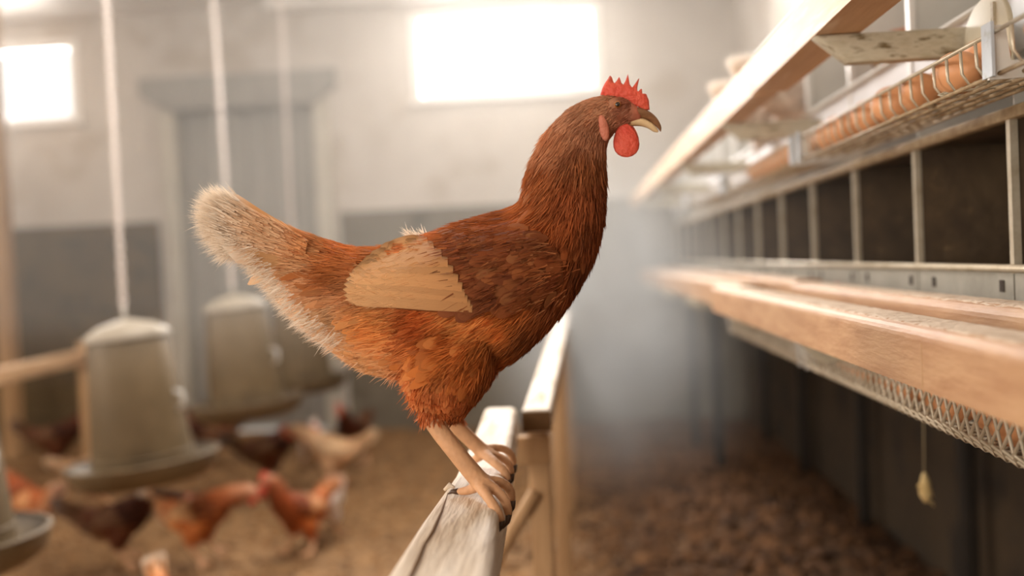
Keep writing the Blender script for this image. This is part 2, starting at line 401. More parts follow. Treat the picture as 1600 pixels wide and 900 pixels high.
# ------------------------------------------------------------------ perch beams under and behind the hen
HEN_D = 1.04
CONTACT = proj_point(760, 772, HEN_D - 0.06)
PZ = CONTACT.z - 0.004                                   # top of the perch
def rounded_beam(mb, sections, rad=0.010, n=4):
    """sections: (y, x0, x1, z0, z1) cross-sections with rounded upper corners"""
    rings = []
    for (y, x0, x1, z0, z1) in sections:
        ring = [(x0, y, z0), (x1, y, z0)]
        for k in range(n + 1):
            a = math.pi / 2 * k / n
            ring.append((x1 - rad + rad * math.cos(a), y, z1 - rad + rad * math.sin(a)))
        for k in range(n + 1):
            a = math.pi / 2 * k / n
            ring.append((x0 + rad - rad * math.sin(a), y, z1 - rad + rad * math.cos(a)))
        rings.append(ring)
    m_ = len(rings[0]); vs = [p for r in rings for p in r]; fs = []
    for i in range(len(rings) - 1):
        for k in range(m_): fs.append((i*m_+k, i*m_+(k+1) % m_, (i+1)*m_+(k+1) % m_, (i+1)*m_+k))
    fs.append(tuple(range(m_))[::-1]); fs.append(tuple((len(rings)-1)*m_ + k for k in range(m_)))
    return mb.add(vs, fs)

def px_on_perch(px, py): return on_plane(px, py, 2, PZ)
PL = [(520, 1000), (600, 900), (662, 805), (712, 738), (741, 677), (757, 637)]
PR = [(762, 1000), (766, 900), (774, 815), (790, 738), (800, 677), (806, 637)]
secs = []
for (a, b) in zip(PL, PR):
    p, q = px_on_perch(*a), px_on_perch(*b); secs.append(((p.y + q.y) / 2, p.x, q.x))
perch = empty('perch_beam', (secs[2][1] + 0.03, 0.9, 0), 'pale weathered wooden perch beam gripped by the large hen', 'perch')
mb = MB(); rounded_beam(mb, [(y, x0, x1, PZ - 0.055, PZ) for (y, x0, x1) in secs], 0.009)
pb = mb.build('beam', M_PALEWOOD, perch)
# the split running along the near left part of the beam
ck = []
for (px, py) in ((700, 770), (690, 800), (676, 832), (664, 850), (652, 880), (640, 905), (615, 960)):
    p = px_on_perch(px, py); ck.append((p.x, p.y, PZ - 0.0005))
MB().tube(ck, [0.0006, 0.0014, 0.0022, 0.0016, 0.0024, 0.0022, 0.002], 6).build('split', M_CRACK_SHADE, pb)
p = px_on_perch(700, 764)
MB().tube([(p.x - .004, p.y, PZ - .001), (p.x + .002, p.y, PZ + .004), (p.x + .007, p.y, PZ + .001)], [.0015, .003, .0015], 8).build('splinter', M_PALEWOOD, pb)
# post that carries the splice
sx = secs[-1][2]
sy = secs[-1][0]
post = MB().box(sx + 0.012, sx + 0.046, sy + 0.06, sy + 0.10, -0.02, PZ - 0.04).build('post', M_POSTWOOD, perch, 0.003)
MB().box(sx - 0.06, sx + 0.05, sy + 0.035, sy + 0.06, PZ - 0.10, PZ - 0.055).build('splice_plate', M_POSTWOOD, perch, 0.003)
MB().tube([(sx - 0.10, sy + 0.055, PZ - 0.34), (sx + 0.022, sy + 0.055, PZ - 0.15)], 0.012, 6).build('brace', M_POSTWOOD, perch)
pp = on_plane(815, 640, 2, PZ); pq = on_plane(860, 640, 2, PZ)
perch2 = empty('perch_beam', (pp.x, 3.0, 0), 'pale perch beam with sawn end darkened for shade running back behind the hen', 'perch')
yb0 = (pp.y + pq.y) / 2
mb = MB(); rounded_beam(mb, [(yb0, pp.x, pq.x, PZ - 0.036, PZ), (yb0 + 1.4, pp.x + 0.004, pq.x + 0.005, PZ - 0.036, PZ), (4.6, pp.x + 0.012, pq.x + 0.016, PZ - 0.036, PZ)], 0.006)
mb.build('beam', M_PALEWOOD, perch2)
MB().box(pp.x, pq.x, yb0 - 0.002, yb0 - 0.0002, PZ - 0.034, PZ - 0.003).build('end_shade', M_CRACK_SHADE, perch2)  # thin dark sheet painting the shade on the beam's sawn end
for y in (2.55, 3.6, 4.5):
    MB().box(pp.x + 0.012, pq.x + 0.006, y, y + 0.04, -0.02, PZ - 0.034).build('post', M_POSTWOOD, perch2, 0.003)

# roost rail at the far left
a = on_plane(0, 585, 2, 0.62); b = on_plane(128, 556, 2, 0.62)
roost = empty('roost_rail', (b.x, (a.y + b.y) / 2, 0), 'tan wooden roost rail on posts behind the left feeders', 'roost')
dirv = (a - b); 
mb = MB(); s2 = b + dirv * 2.0
mb.add([(b.x - .035, b.y, .585), (b.x + .035, b.y, .585), (b.x + .035, b.y, .645), (b.x - .035, b.y, .645), (s2.x - .035, s2.y, .585), (s2.x + .035, s2.y, .585), (s2.x + .035, s2.y, .645), (s2.x - .035, s2.y, .645)],
       [(0, 1, 2, 3), (7, 6, 5, 4), (0, 4, 5, 1), (1, 5, 6, 2), (2, 6, 7, 3), (3, 7, 4, 0)]); mb.build('rail', M_TANWOOD, roost, 0.006)
MB().box(b.x - 0.03, b.x + 0.045, b.y + 0.01, b.y + 0.07, -0.02, 0.68).build('post', M_POSTWOOD, roost, 0.004)
MB().box(s2.x - 0.03, s2.x + 0.03, s2.y, s2.y + 0.06, -0.02, 0.585).build('post', M_POSTWOOD, roost, 0.004)
c = on_plane(4, 500, 1, 5.2)
MB().box(c.x - 0.04, c.x + 0.04, 5.2, 5.28, -0.02, ZC).build('roof_post', M_POSTWOOD)
tag(bpy.data.objects['roof_post'], 'slim wooden roof post at the left edge by the dark wall', 'post')

# ------------------------------------------------------------------ hanging feeders
CH_LINK = None
def chain_link_mesh():
    mb = MB(); pts = []
    L_, r_ = 0.012, 0.0085
    for k in range(16):
        a = 2 * math.pi * k / 16
        pts.append((r_ * math.cos(a), 0, (L_ if math.sin(a) > 0 else -L_) + r_ * math.sin(a)))
    mb.tube(pts, 0.0032, 6, closed=True)
    me = mb.mesh('chain_link'); me.materials.append(M_CHAIN); return me
LINK = chain_link_mesh()
def feeder(Y, px_x, z_tray, tilt, label, chain_label, xtop=-1.42):
    X = px_x
    r = empty('hanging_feeder', (X, Y, z_tray), label, 'feeder', 'hanging galvanised feeders')
    o3 = (X, Y, z_tray)
    t = MB().lathe([(0.0, 0.0), (0.185, 0.0), (0.208, 0.02), (0.220, 0.055), (0.227, 0.060), (0.227, 0.052), (0.214, 0.016), (0.185, -0.008), (0.0, -0.008)], 48, o3).build('tray', M_GALVDARK, r)
    MB().tube([(X + 0.225*math.cos(2*math.pi*k/48), Y + 0.225*math.sin(2*math.pi*k/48), z_tray + 0.06) for k in range(48)], 0.006, 6, closed=True).build('rolled_rim', M_GALVDARK, t)
    h = MB().lathe([(0.150, 0.035), (0.152, 0.06), (0.120, 0.44), (0.118, 0.445), (0.116, 0.44), (0.147, 0.06)], 48, o3).build('hopper', M_GALVDARK, r)
    MB().tube([(X + 0.1505*math.cos(2*math.pi*k/48), Y + 0.1505*math.sin(2*math.pi*k/48), z_tray + 0.075) for k in range(48)], 0.004, 6, closed=True).build('bead', M_GALVDARK, h)
    MB().lathe([(0.128, 0.436), (0.128, 0.452), (0.085, 0.478), (0.02, 0.495), (0.0, 0.497)], 48, o3).build('lid', M_LID, r)
    MB().tube([(X, Y, z_tray + 0.49), (X, Y, z_tray + 0.53)], 0.006, 8).build('hook', M_GALV, r)
    MB().tube([(X + 0.138, Y - 0.02, z_tray + 0.20), (X + 0.156, Y - 0.02, z_tray + 0.21), (X + 0.158, Y - 0.02, z_tray + 0.25), (X + 0.134, Y - 0.02, z_tray + 0.26)], 0.006, 8).build('glint_latch', M_GALVWHITE, r)  # side catch, its pale colour standing in for a metal glint
    r.rotation_euler = (0.0, tilt, 0)
    # the chain runs from the hook up to the ceiling
    bot = Vector((X + math.sin(tilt) * 0.53, Y, z_tray + 0.53 * math.cos(tilt))); top = Vector((xtop, Y, ZC - 0.01))
    c = empty('feeder_chain', top, chain_label, 'chain', 'chains of the hanging feeders')
    d = top - bot; n = int(d.length / 0.0275)
    q = d.to_track_quat('Z', 'Y')
    for k in range(n + 1):
        o = bpy.data.objects.new('chain_link', LINK); COL.objects.link(o); o.parent = c
        o.location = bot + d * (k / n) - top
        o.rotation_mode = 'QUATERNION'; o.rotation_quaternion = q @ Matrix.Rotation(math.pi/2 * (k % 2), 3, 'Z').to_quaternion()
    return r
feeder(3.0, -1.365, 0.335, math.radians(-4.5), 'grey galvanised feeder with conical lid, largest fully seen of the row', 'chain with pale links above the largest feeder', -1.405)
feeder(4.0, -1.37, 0.375, math.radians(-4.5), 'second grey feeder behind, standing before the door, pale glint catch on its side', 'pale chain hanging before the grey door, nearest the tail of the hen', -1.43)
feeder(5.0, -1.42, 0.35, math.radians(-2), 'farthest dim grey feeder half hidden behind the hen belly', 'thin faint chain farthest back before the right half of the door', -1.435)
feeder(2.1, -1.43, 0.335, math.radians(-2), 'nearest feeder cut off by the left edge of the picture', 'chain of the nearest feeder at the left edge', -1.43)

# ------------------------------------------------------------------ nest box unit on the right
NX = 0.50                                            # front plane of the nests
def Z(rel): return EYE + rel
NY0 = 1.176 - 0.32 * 3                                # first partition
parts_y = [NY0 + 0.32 * k for k in range(16)]
nest = empty('nest_box_unit', (0.72, 2.6, 0), 'two-tier metal nest box unit along the right wall', 'nest boxes')
NB = 0.90
def sheet(name, *b, m=M_GALV, bev=0.0): return MB().box(*b).build(name, m, nest, bev)
y0, y1 = parts_y[0], parts_y[-1]
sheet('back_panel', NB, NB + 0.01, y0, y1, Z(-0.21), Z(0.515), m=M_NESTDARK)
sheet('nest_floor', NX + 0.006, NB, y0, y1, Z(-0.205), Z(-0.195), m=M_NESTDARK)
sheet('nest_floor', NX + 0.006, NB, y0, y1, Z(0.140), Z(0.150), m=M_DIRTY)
sheet('roof_panel', NX + 0.004, NB, y0, y1, Z(0.515), Z(0.522), m=M_GALVWHITE)
# lips below each opening with punched slots, and the top rail of the lower opening
for k in range(len(parts_y) - 1):
    a, b = parts_y[k], parts_y[k + 1]
    MB().box(NX, NX + 0.004, a + 0.002, b - 0.002, Z(-0.150), Z(-0.036)).build('lip_panel', M_GALV, nest)
    MB().box(NX, NX + 0.004, a + 0.002, b - 0.002, Z(0.208), Z(0.278)).build('lip_panel', M_PAPER, nest)
    for t in (0.10, 0.80):
        yy = a + t * (b - a)
        MB().box(NX - 0.0012, NX, yy - 0.006, yy + 0.006, Z(-0.062), Z(-0.048)).build('slot', M_NESTDARK, nest)
MB().tube([(NX - 0.002, y0, Z(-0.034)), (NX - 0.002, y1, Z(-0.034))], 0.005, 8).build('lip_edge', M_WIRE, nest)
MB().tube([(NX - 0.002, y0, Z(0.280)), (NX - 0.002, y1, Z(0.280))], 0.005, 8).build('lip_edge', M_GALVWHITE, nest)
sheet('cross_rail', NX - 0.004, NX + 0.012, y0, y1, Z(0.136), Z(0.150), m=M_DWIRE, bev=0.002)
# partitions: dirty in the lower tier, pale in the upper one; each with a folded front edge
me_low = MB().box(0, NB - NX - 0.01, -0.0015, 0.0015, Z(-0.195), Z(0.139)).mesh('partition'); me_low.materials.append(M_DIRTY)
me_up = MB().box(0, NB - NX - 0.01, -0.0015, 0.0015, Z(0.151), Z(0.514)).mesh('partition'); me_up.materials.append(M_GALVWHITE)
me_pl = MB().box(-0.0075, 0.0015, -0.005, 0.005, Z(-0.04), Z(0.142)).mesh('partition_edge'); me_pl.materials.append(M_WIRE)
me_pu = MB().box(-0.0085, 0.0015, -0.006, 0.006, Z(0.20), Z(0.514)).mesh('partition_edge'); me_pu.materials.append(M_WHITE)
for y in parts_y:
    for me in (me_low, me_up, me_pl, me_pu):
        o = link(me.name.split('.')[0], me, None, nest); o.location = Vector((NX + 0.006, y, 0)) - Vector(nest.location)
# legs
for y in (0.55, 1.5, 2.36, 3.22, 4.06, 4.9):
    for x in ((NB - 0.03,) if y < 3.9 else (NX + 0.03, NB - 0.03)):
        MB().box(x, x + 0.035, y, y + 0.035, -0.02, Z(-0.205)).build('leg', M_LEG, nest, 0.002)
# perch rails and brackets: a thing each rail
def rail(x0, x1, ya, yb, z0, z1, material, label, rad):
    r = MB(); rounded_beam(r, [(ya, x0, x1, z0, z1), ((ya+yb)/2, x0, x1, z0, z1), (yb, x0, x1, z0, z1)], rad, 5)
    o = r.build('perch_rail', material); tag(o, label, 'perch rail', 'perch rails of the nest boxes'); return o
def rail_top_layer(o, x0, x1, ya, yb, zt, rad, seed):
    """pale uneven layer over the top of a rail"""
    r_ = random.Random(seed); mb = MB()
    nx_, ny_ = 10, int((yb - ya) / 0.012)
    vs = []
    for j in range(ny_ + 1):
        for i in range(nx_ + 1):
            u = i / nx_; e = min(u, 1 - u) * 2
            h = 0.0010 * min(1, e * 3) * r_.uniform(0.5, 1.1) - (0.0015 if e < .01 else 0)
            x = x0 + (x1 - x0) * u + (r_.uniform(-.0015, .0015) if 0 < i < nx_ else r_.uniform(-.0008, .0008))
            q = min(max(0, x0 - .0025 + rad - x, x - (x1 + .0025 - rad)), rad); drop = rad - math.sqrt(max(0, rad * rad - q * q))
            vs.append((x, ya + (yb - ya) * j / ny_, zt - 0.0004 + h - drop))
    mb.add(vs, [(j*(nx_+1)+i, j*(nx_+1)+i+1, (j+1)*(nx_+1)+i+1, (j+1)*(nx_+1)+i) for j in range(ny_) for i in range(nx_)], True)
    c_ = mb.build('pale_top_layer', M_RAILTOP, o); c_['kind'] = 'stuff'; return c_  # paler uneven layer over the rail top
r1 = rail(0.300, 0.362, 0.25, 2.26, Z(-0.130), Z(-0.074), M_RAILWOOD, 'thick tan front rail along the lower nests, out of focus nearest the camera', 0.012)
MB().box(0.2997, 0.310, 0.8965, 0.8985, Z(-0.1295), Z(-0.088)).build('seam', M_POSTWOOD, r1)
rail_top_layer(r1, 0.3025, 0.3595, 0.26, 2.25, Z(-0.074), .012, 1)
r2 = rail(0.336, 0.392, 2.10, 5.3, Z(-0.130), Z(-0.070), M_RAILWOOD, 'pale front rail of the lower nests beyond the joint, fading into smoke', 0.010)
r2.location.x = 0.0
rail_top_layer(r2, 0.3385, 0.3895, 2.11, 5.28, Z(-0.070), .010, 2)
r3 = rail(0.408, 0.464, 0.25, 1.94, Z(-0.112), Z(-0.064), M_RAILWOOD, 'near rear rail of the lower nests, pale on top', 0.014)
rail_top_layer(r3, 0.4105, 0.4615, 0.26, 1.93, Z(-0.064), .014, 3)
r4 = rail(0.420, 0.478, 1.97, 5.3, Z(-0.108), Z(-0.060), M_RAILWOOD, 'far rear rail of the lower nests starting beyond the rounded gap', 0.012)
rail_top_layer(r4, 0.4225, 0.4755, 1.98, 5.28, Z(-0.060), .012, 4)
rail(0.300, 0.356, 0.25, 1.66, Z(0.258), Z(0.315), M_BROWNWOOD, 'near upper rail with brown underside, above the egg tray', 0.004)
rail(0.303, 0.345, 1.68, 5.3, Z(0.258), Z(0.318), M_BROWNWOOD, 'far upper rail, bright pale face running into the smoke', 0.004)
for y in (0.62, 1.235, 2.02, 2.86, 3.7, 4.6):
    MB().prism([(0.365 - 0.065, Z(0.257)), (NX + 0.002, Z(0.257)), (NX + 0.002, Z(0.222)), (0.340, Z(0.222))], 1, y, y + 0.022).build('upper_bracket', M_BRACKET, nest, 0.002)
for y in (0.62, 1.40, 1.98, 2.86, 3.7, 4.6):
    MB().prism([(0.302, Z(-0.129)), (NX + 0.002, Z(-0.129)), (NX + 0.002, Z(-0.160)), (0.335, Z(-0.160))], 1, y, y + 0.022).build('lower_bracket', M_BRACKET, nest, 0.002)

# wire egg trays
TX = 0.397
def tray_upper(ya, yb, label):
    r = empty('wire_egg_tray', (TX, ya, Z(0.155)), label, 'egg tray', 'upper wire egg trays')
    zb, zt = Z(0.155), Z(0.191)
    MB().tube([(TX - 0.004, ya, zt), (TX - 0.004, yb, zt)], 0.0022, 8).build('rim_wire', M_WIRE, r)
    for j, (x, z_) in enumerate(((TX, zb), (TX + 0.022, zb + 0.001), (TX + 0.046, zb + 0.003), (TX + 0.07, zb + 0.006), (NX - 0.004, zb + 0.010))):
        MB().tube([(x, ya, z_ - 0.002), (x, yb, z_ - 0.002)], 0.0022, 6).build('long_wire', M_DWIRE, r)
    dm = MB()
    for _ in range(46):
        x = random.uniform(TX, NX - .01); y = random.uniform(ya + .02, yb - .02); q = random.uniform(.002, .006); z_ = zb + 0.001 + (x - TX) * .1
        dm.add([(x-q*1.5, y, z_), (x, y-q*2, z_+.001), (x+q*1.5, y, z_), (x, y+q*2, z_), (x, y, z_+q*.7), (x, y, z_-q*.7)], [(0,1,4),(1,2,4),(2,3,4),(3,0,4),(1,0,5),(2,1,5),(3,2,5),(0,3,5)], True)
    do = dm.build('caked_dirt', M_BRACKET, r); do['kind'] = 'stuff'
    n = max(2, int(round((yb - ya) / 0.038)))
    cm = MB().tube([(-0.004, 0, zt - zb), (-0.003, 0, 0.012), (0.004, 0, 0.001), (0.05, 0, 0.003), (NX - TX, 0, 0.011)], 0.0016, 6).mesh('cross_wire'); cm.materials.append(M_WIRE)
    for k in range(1, n):
        o = link('cross_wire', cm, None, r); o.location = (0, (yb - ya) * k / n, 0)
    for y in ((ya, yb) if ya > 0.5 else (ya,)):
        MB().prism([(TX - 0.008, Z(0.148)), (NX, Z(0.150)), (NX, Z(0.168)), (TX + 0.012, Z(0.165)), (TX + 0.008, Z(0.198)), (TX - 0.008, Z(0.198))], 1, y - 0.002, y + 0.002).build('end_bracket', M_GALVWHITE, r)
        MB().box(TX - 0.009, TX - 0.006, y - 0.011, y + 0.011, Z(0.150), Z(0.200)).build('end_clip', M_CLIP, r)
    return r
tray_upper(0.955, 1.745, 'upper wire egg tray full of brown eggs in front of the nests')
tray_upper(1.80, 2.60, 'upper wire egg tray beyond the clip, blurred with eggs')
tray_upper(2.65, 3.45, 'third upper wire egg tray lost in smoke')
tray_upper(0.12, 0.95, 'upper wire egg tray at the right edge')

def tray_lower(ya, yb, label):
    r = empty('wire_mesh_basket', (TX, ya, Z(-0.20)), label, 'egg tray', 'lower mesh egg trays')
    zb, zt = Z(-0.208), Z(-0.164)
    MB().tube([(TX - 0.006, ya, zt), (TX - 0.006, yb, zt)], 0.0030, 8).build('rim_wire', M_WIRE, r)
    MB().tube([(TX - 0.006, ya, zt), (TX - 0.004, ya, zb), (NX, ya, zb + 0.008)], 0.0042, 8).build('end_wire', M_GALVWHITE, r)
    MB().tube([(TX - 0.006, yb, zt), (TX - 0.004, yb, zb), (NX, yb, zb + 0.008)], 0.0042, 8).build('end_wire', M_GALVWHITE, r)
    # diamond mesh: front apron and bottom
    mb = MB(); s = 0.028; prof = [(-0.006, zt), (-0.009, zb + 0.012), (0.006, zb - 0.004), (0.03, zb - 0.002), (0.055, zb + 0.001), (0.08, zb + 0.005), (NX - TX, zb + 0.008)]
    n = int((yb - ya) / s)
    for k in range(-len(prof), n):
        for sg in (1, -1):
            pts = []
            for i, (dx, z_) in enumerate(prof):
                yy = ya + (k + (i if sg > 0 else len(prof) - i)) * s * 0.9
                if ya <= yy <= yb: pts.append((TX + dx, yy, z_))
            if len(pts) > 1: mb.tube(pts, 0.0019, 5, cap=False)
    o = mb.build('wire_mesh', M_WIRE, r); o['kind'] = 'stuff'
    return r
tray_lower(0.90, 1.765, 'diamond wire mesh basket under the thick front rail')
tray_lower(0.10, 0.885, 'wire mesh basket end under the rail at the right edge')
tray_lower(1.82, 2.62, 'wire mesh basket under the rail joint, in shade')

# eggs
def egg_mesh():
    prof = []; n = 14
    for k in range(n + 1):
        a = math.pi * k / n; x = -math.cos(a)
        r = 0.0235 * math.sin(a) * (1 - 0.16 * x); prof.append((max(r, 1e-5), 0.0305 * x))
    me = MB().lathe(prof, 20).mesh('brown_egg'); me.materials.append(M_EGG); return me
EGG = egg_mesh()
def egg(loc, rot, label, group):
    o = link('brown_egg', EGG); o.location = loc; o.rotation_euler = rot; tag(o, label, 'egg', group); return o
ez = Z(0.158) + 0.0235
names = ['rightmost sharp brown egg of the upper tray, beside the rounded plate', 'second brown egg left of the rounded plate', 'third brown egg along the upper tray',
  'fourth brown egg along the upper tray', 'fifth brown egg along the upper tray', 'sixth brown egg along the upper tray', 'farthest brown egg inside the sharp tray, by the clip']
for k, px in enumerate((1500, 1437, 1400, 1358, 1333, 1311, 1294)):
    p = on_plane(px, 140, 0, TX + 0.024)
    egg((TX + 0.0235, p.y, ez), (math.radians(90 + random.uniform(-8, 8)), 0, (0.15, -0.5, 1.2, 0.1, -0.9, 0.4, 0.0)[k]), names[k], 'eggs in the upper wire tray')
egg((TX + 0.060, 1.128, ez + 0.016), (math.radians(90), 0, 0.5), 'brown egg lying behind and above the rightmost sharp egg', 'eggs in the upper wire tray')
egg((TX + 0.064, 1.30, ez + 0.010), (math.radians(90), 0, -0.4), 'brown egg in the back row of the tray under the bracket', 'eggs in the upper wire tray')
egg((TX + 0.066, 1.62, ez + 0.010), (math.radians(90), 0, 0.9), 'brown egg in the back row near the far clip', 'eggs in the upper wire tray')
p = on_plane(1592, 62, 0, TX + 0.03)
egg((TX + 0.0235, 0.885, ez), (math.radians(90), 0, 0.1), 'large blurred brown egg cut by the right edge', 'eggs in the upper wire tray')
egg((TX + 0.066, 0.86, ez + 0.010), (math.radians(90), 0, 0.3), 'blurred brown egg behind the one at the right edge', 'eggs in the upper wire tray')
for k, y in enumerate((1.84, 1.905, 1.975, 2.04, 2.11, 2.19, 2.30)):
    egg((TX + 0.0235, y, ez), (math.radians(90), 0, random.uniform(-.2, .2)), ['nearest', 'second', 'third', 'fourth', 'fifth', 'sixth', 'farthest'][k] + ' blurred brown egg in the tray beyond the clip', 'eggs beyond the clip')
for k, y in enumerate((0.99, 1.06, 1.135, 1.22, 1.29, 1.40, 1.47, 1.60)):
    egg((TX + 0.022 + 0.012 * (k % 2), y, Z(-0.205) + 0.026), (math.radians(90), 0, random.uniform(-.3, .3)), ['nearest', 'second', 'third', 'fourth', 'fifth', 'sixth', 'seventh', 'farthest'][k] + ' brown egg glimpsed through the diamond mesh basket', 'eggs in the mesh basket')

# rounded plate at the end of the sharp tray
rp = empty('rounded_end_plate', (0.465, 1.17, Z(0.17)), 'rounded beige sheet plate behind the eggs at upper right', 'plate')
poly = []
for k in range(17):
    a = math.pi * k / 16; poly.append((1.165 + 0.062 * math.cos(a), Z(0.232) + 0.042 * math.sin(a)))
poly += [(1.165 - 0.062, Z(0.176)), (1.165 + 0.062, Z(0.176))]
MB().prism(poly, 0, 0.472, 0.478).build('plate', mat('beige_sheet', (186, 176, 150), (204, 196, 172), 0.6, 10), rp, 0.002)
MB().box(0.4695, 0.472, 1.135, 1.141, Z(0.178), Z(0.262)).build('seam', M_BRACKET, rp)

# drooping bits of straw under the basket
hg = empty('hanging_straw_tuft', on_plane(1445, 640, 1, 1.6), 'small pale tuft hanging on a string under the mesh basket', 'tuft')
p0 = on_plane(1443, 650, 1, 1.6); p1 = on_plane(1444, 738, 1, 1.6); p2 = on_plane(1447, 785, 1, 1.6)
MB().tube([p0 + Vector((0, 0, 0.10)), p0, p1], 0.0012, 6).build('string', M_STRING, hg)
mb = MB()
mb.tube([p1, p1.lerp(p2, 0.3), p1.lerp(p2, 0.7), p2], [0.003, 0.008, 0.011, 0.004], 8)
for k in range(14):
    a = random.uniform(0, 6.28); q = p1.lerp(p2, random.uniform(.2, .9)); mb.tube([q, q + Vector((math.cos(a) * .012, math.sin(a) * .012, -0.012))], 0.001, 4)
mb.build('tuft', M_STRAW, hg)

# ------------------------------------------------------------------ the hen
HX0 = (760 - 800) / FPX * (HEN_D - 0.06); HZ0 = (450 - 772) / FPX * (HEN_D - 0.06)
S = HEN_D / FPX                                        # metres per pixel of the side view
def HL(px, py, dy=0.0):
    """side-view tracing -> hen-local metres (x forward, y away from the viewer, z up)"""
    return np.array([(px - 800) / FPX * (HEN_D + dy) - HX0, dy, (450 - py) / FPX * (HEN_D + dy) - HZ0])
def to_px(v):
    d = HEN_D + v[:, 1]
    return np.stack([800 + (v[:, 0] + HX0) * FPX / d, 450 - (v[:, 2] + HZ0) * FPX / d], 1)

SECT = [((352, 322), (345, 372), 11), ((400, 340), (388, 404), 24), ((450, 360), (430, 452), 42), ((500, 378), (476, 505), 62),
        ((550, 390), (520, 540), 82), ((600, 390), (572, 574), 98), ((660, 374), (640, 592), 108), ((720, 352), (718, 596), 110),
        ((768, 338), (790, 568), 106), ((800, 328), (846, 522), 97), ((818, 312), (892, 466), 86), ((824, 290), (925, 404), 74),
        ((829, 266), (940, 346), 63), ((840, 238), (943, 294), 53), ((856, 208), (943, 254), 44), ((879, 182), (946, 226), 37),
        ((906, 162), (957, 208), 31), ((942, 151), (970, 200), 27), ((974, 154), (988, 194), 20), ((996, 166), (1002, 190), 11)]

def spline_rows(rows, per=3):
    rows = [np.array(r, float) for r in rows]; out = []
    for i in range(len(rows) - 1):
        p0 = rows[max(i-1, 0)]; p1 = rows[i]; p2 = rows[i+1]; p3 = rows[min(i+2, len(rows)-1)]
        for k in range(per):
            t = k / per
            out.append(0.5 * ((2*p1) + (-p0+p2)*t + (2*p0-5*p1+4*p2-p3)*t*t + (-p0+3*p1-3*p2+p3)*t**3))
    out.append(rows[-1]); return out

def build_hen_core():
    mb = MB(); n = 28
    rows = spline_rows([(*t, *b, h) for t, b, h in SECT], 3)
    vs = []
    for r in rows:
        T = HL(r[0], r[1]); B = HL(r[2], r[3]); c = (T + B) / 2; a = (T - B) / 2; hw = r[4] * S
        for k in range(n):
            th = 2 * math.pi * k / n
            ct, st = math.cos(th), math.sin(th)
            wy = hw * st * (1 - 0.16 * ct)             # fuller below the middle
            vs.append(c + a * ct + np.array([0, wy, 0]))
    N = len(rows)
    fs = [(i*n+k, i*n+(k+1) % n, (i+1)*n+(k+1) % n, (i+1)*n+k) for i in range(N-1) for k in range(n)]
    fs += [tuple(range(n))[::-1], tuple((N-1)*n + k for k in range(n))]
    mb.add(vs, fs)
    def limb(pts, nseg=12):
        # pts (px,py,dy,r_px)
        rr = spline_rows(pts, 5)
        mb.tube([HL(p[0], p[1], p[2]) for p in rr], [max(p[3], 0.5) * S for p in rr], nseg)
    for dy, shank, toes in ((-0.06, [(690, 640), (716, 690), (738, 725), (757, 757)], 0), (0.085, [(700, 640), (722, 672), (742, 694), (760, 712)], 1)):
        ty = -0.045 if dy < 0 else 0.05
        if dy < 0: limb([(720, 530, -0.03, 66), (702, 575, ty, 62), (692, 612, ty - .004, 53), (688, 636, ty - .004, 40), (682, 652, ty - .008, 20)])
        else: limb([(730, 530, 0.03, 64), (715, 575, ty, 58), (706, 610, ty, 46), (700, 635, ty + .01, 28), (700, 650, 0.07, 16)])
        if dy < 0:
            limb([(668, 642, -.052, 15), (686, 672, -.056, 14.5), (712, 706, -.06, 14), (738, 738, -.06, 14.5), (756, 758, -.06, 15)])
            limb([(752, 752, -.062, 11), (774, 765, -.072, 8.2), (790, 784, -.078, 7.6), (795, 806, -.078, 6.2)])      # inner toe
            limb([(752, 754, -.060, 11), (777, 752, -.055, 8.2), (795, 763, -.048, 7.8), (801, 784, -.046, 6.2)])       # middle toe
            limb([(750, 758, -.064, 11), (762, 776, -.088, 8.2), (776, 798, -.100, 7.6), (784, 816, -.102, 6.2)])     # outer toe
            limb([(752, 756, -.058, 10), (732, 766, -.050, 7.5), (714, 768, -.047, 6)])                               # hind toe
        else:
            limb([(700, 645, .07, 14), (716, 668, .078, 13.5), (738, 690, .083, 13), (758, 709, .085, 13.5)])
            limb([(756, 706, .085, 10), (778, 713, .080, 7.5), (794, 723, .076, 7), (800, 742, .074, 6)])
            limb([(756, 704, .087, 10), (780, 700, .098, 7.5), (797, 708, .104, 7), (804, 728, .106, 6)])
            limb([(754, 706, .083, 10), (772, 722, .060, 8.5), (788, 736, .052, 7.5), (794, 752, .050, 6.5)])
            limb([(754, 710, .087, 9), (738, 720, .096, 7), (722, 722, .10, 5)])
    ob = mb.build('hen_core_tmp', None)
    md = ob.modifiers.new('r', 'REMESH'); md.mode = 'VOXEL'; md.voxel_size = 0.0023; md.adaptivity = 0
    sm = ob.modifiers.new('s', 'SMOOTH'); sm.factor = 0.5; sm.iterations = 5
    dg = bpy.context.evaluated_depsgraph_get()
    me = bpy.data.meshes.new_from_object(ob.evaluated_get(dg))
    bpy.data.objects.remove(ob)
    nv = len(me.vertices); v = np.zeros(nv * 3); me.vertices.foreach_get('co', v); v = v.reshape(-1, 3)
    me.calc_loop_triangles(); t = np.zeros(len(me.loop_triangles) * 3, int); me.loop_triangles.foreach_get('vertices', t); t = t.reshape(-1, 3)
    bpy.data.meshes.remove(me)
    return v, t
HV, HT = build_hen_core()
HBVH = BVHTree.FromPolygons([tuple(p) for p in HV], [tuple(int(i) for i in q) for q in HT])

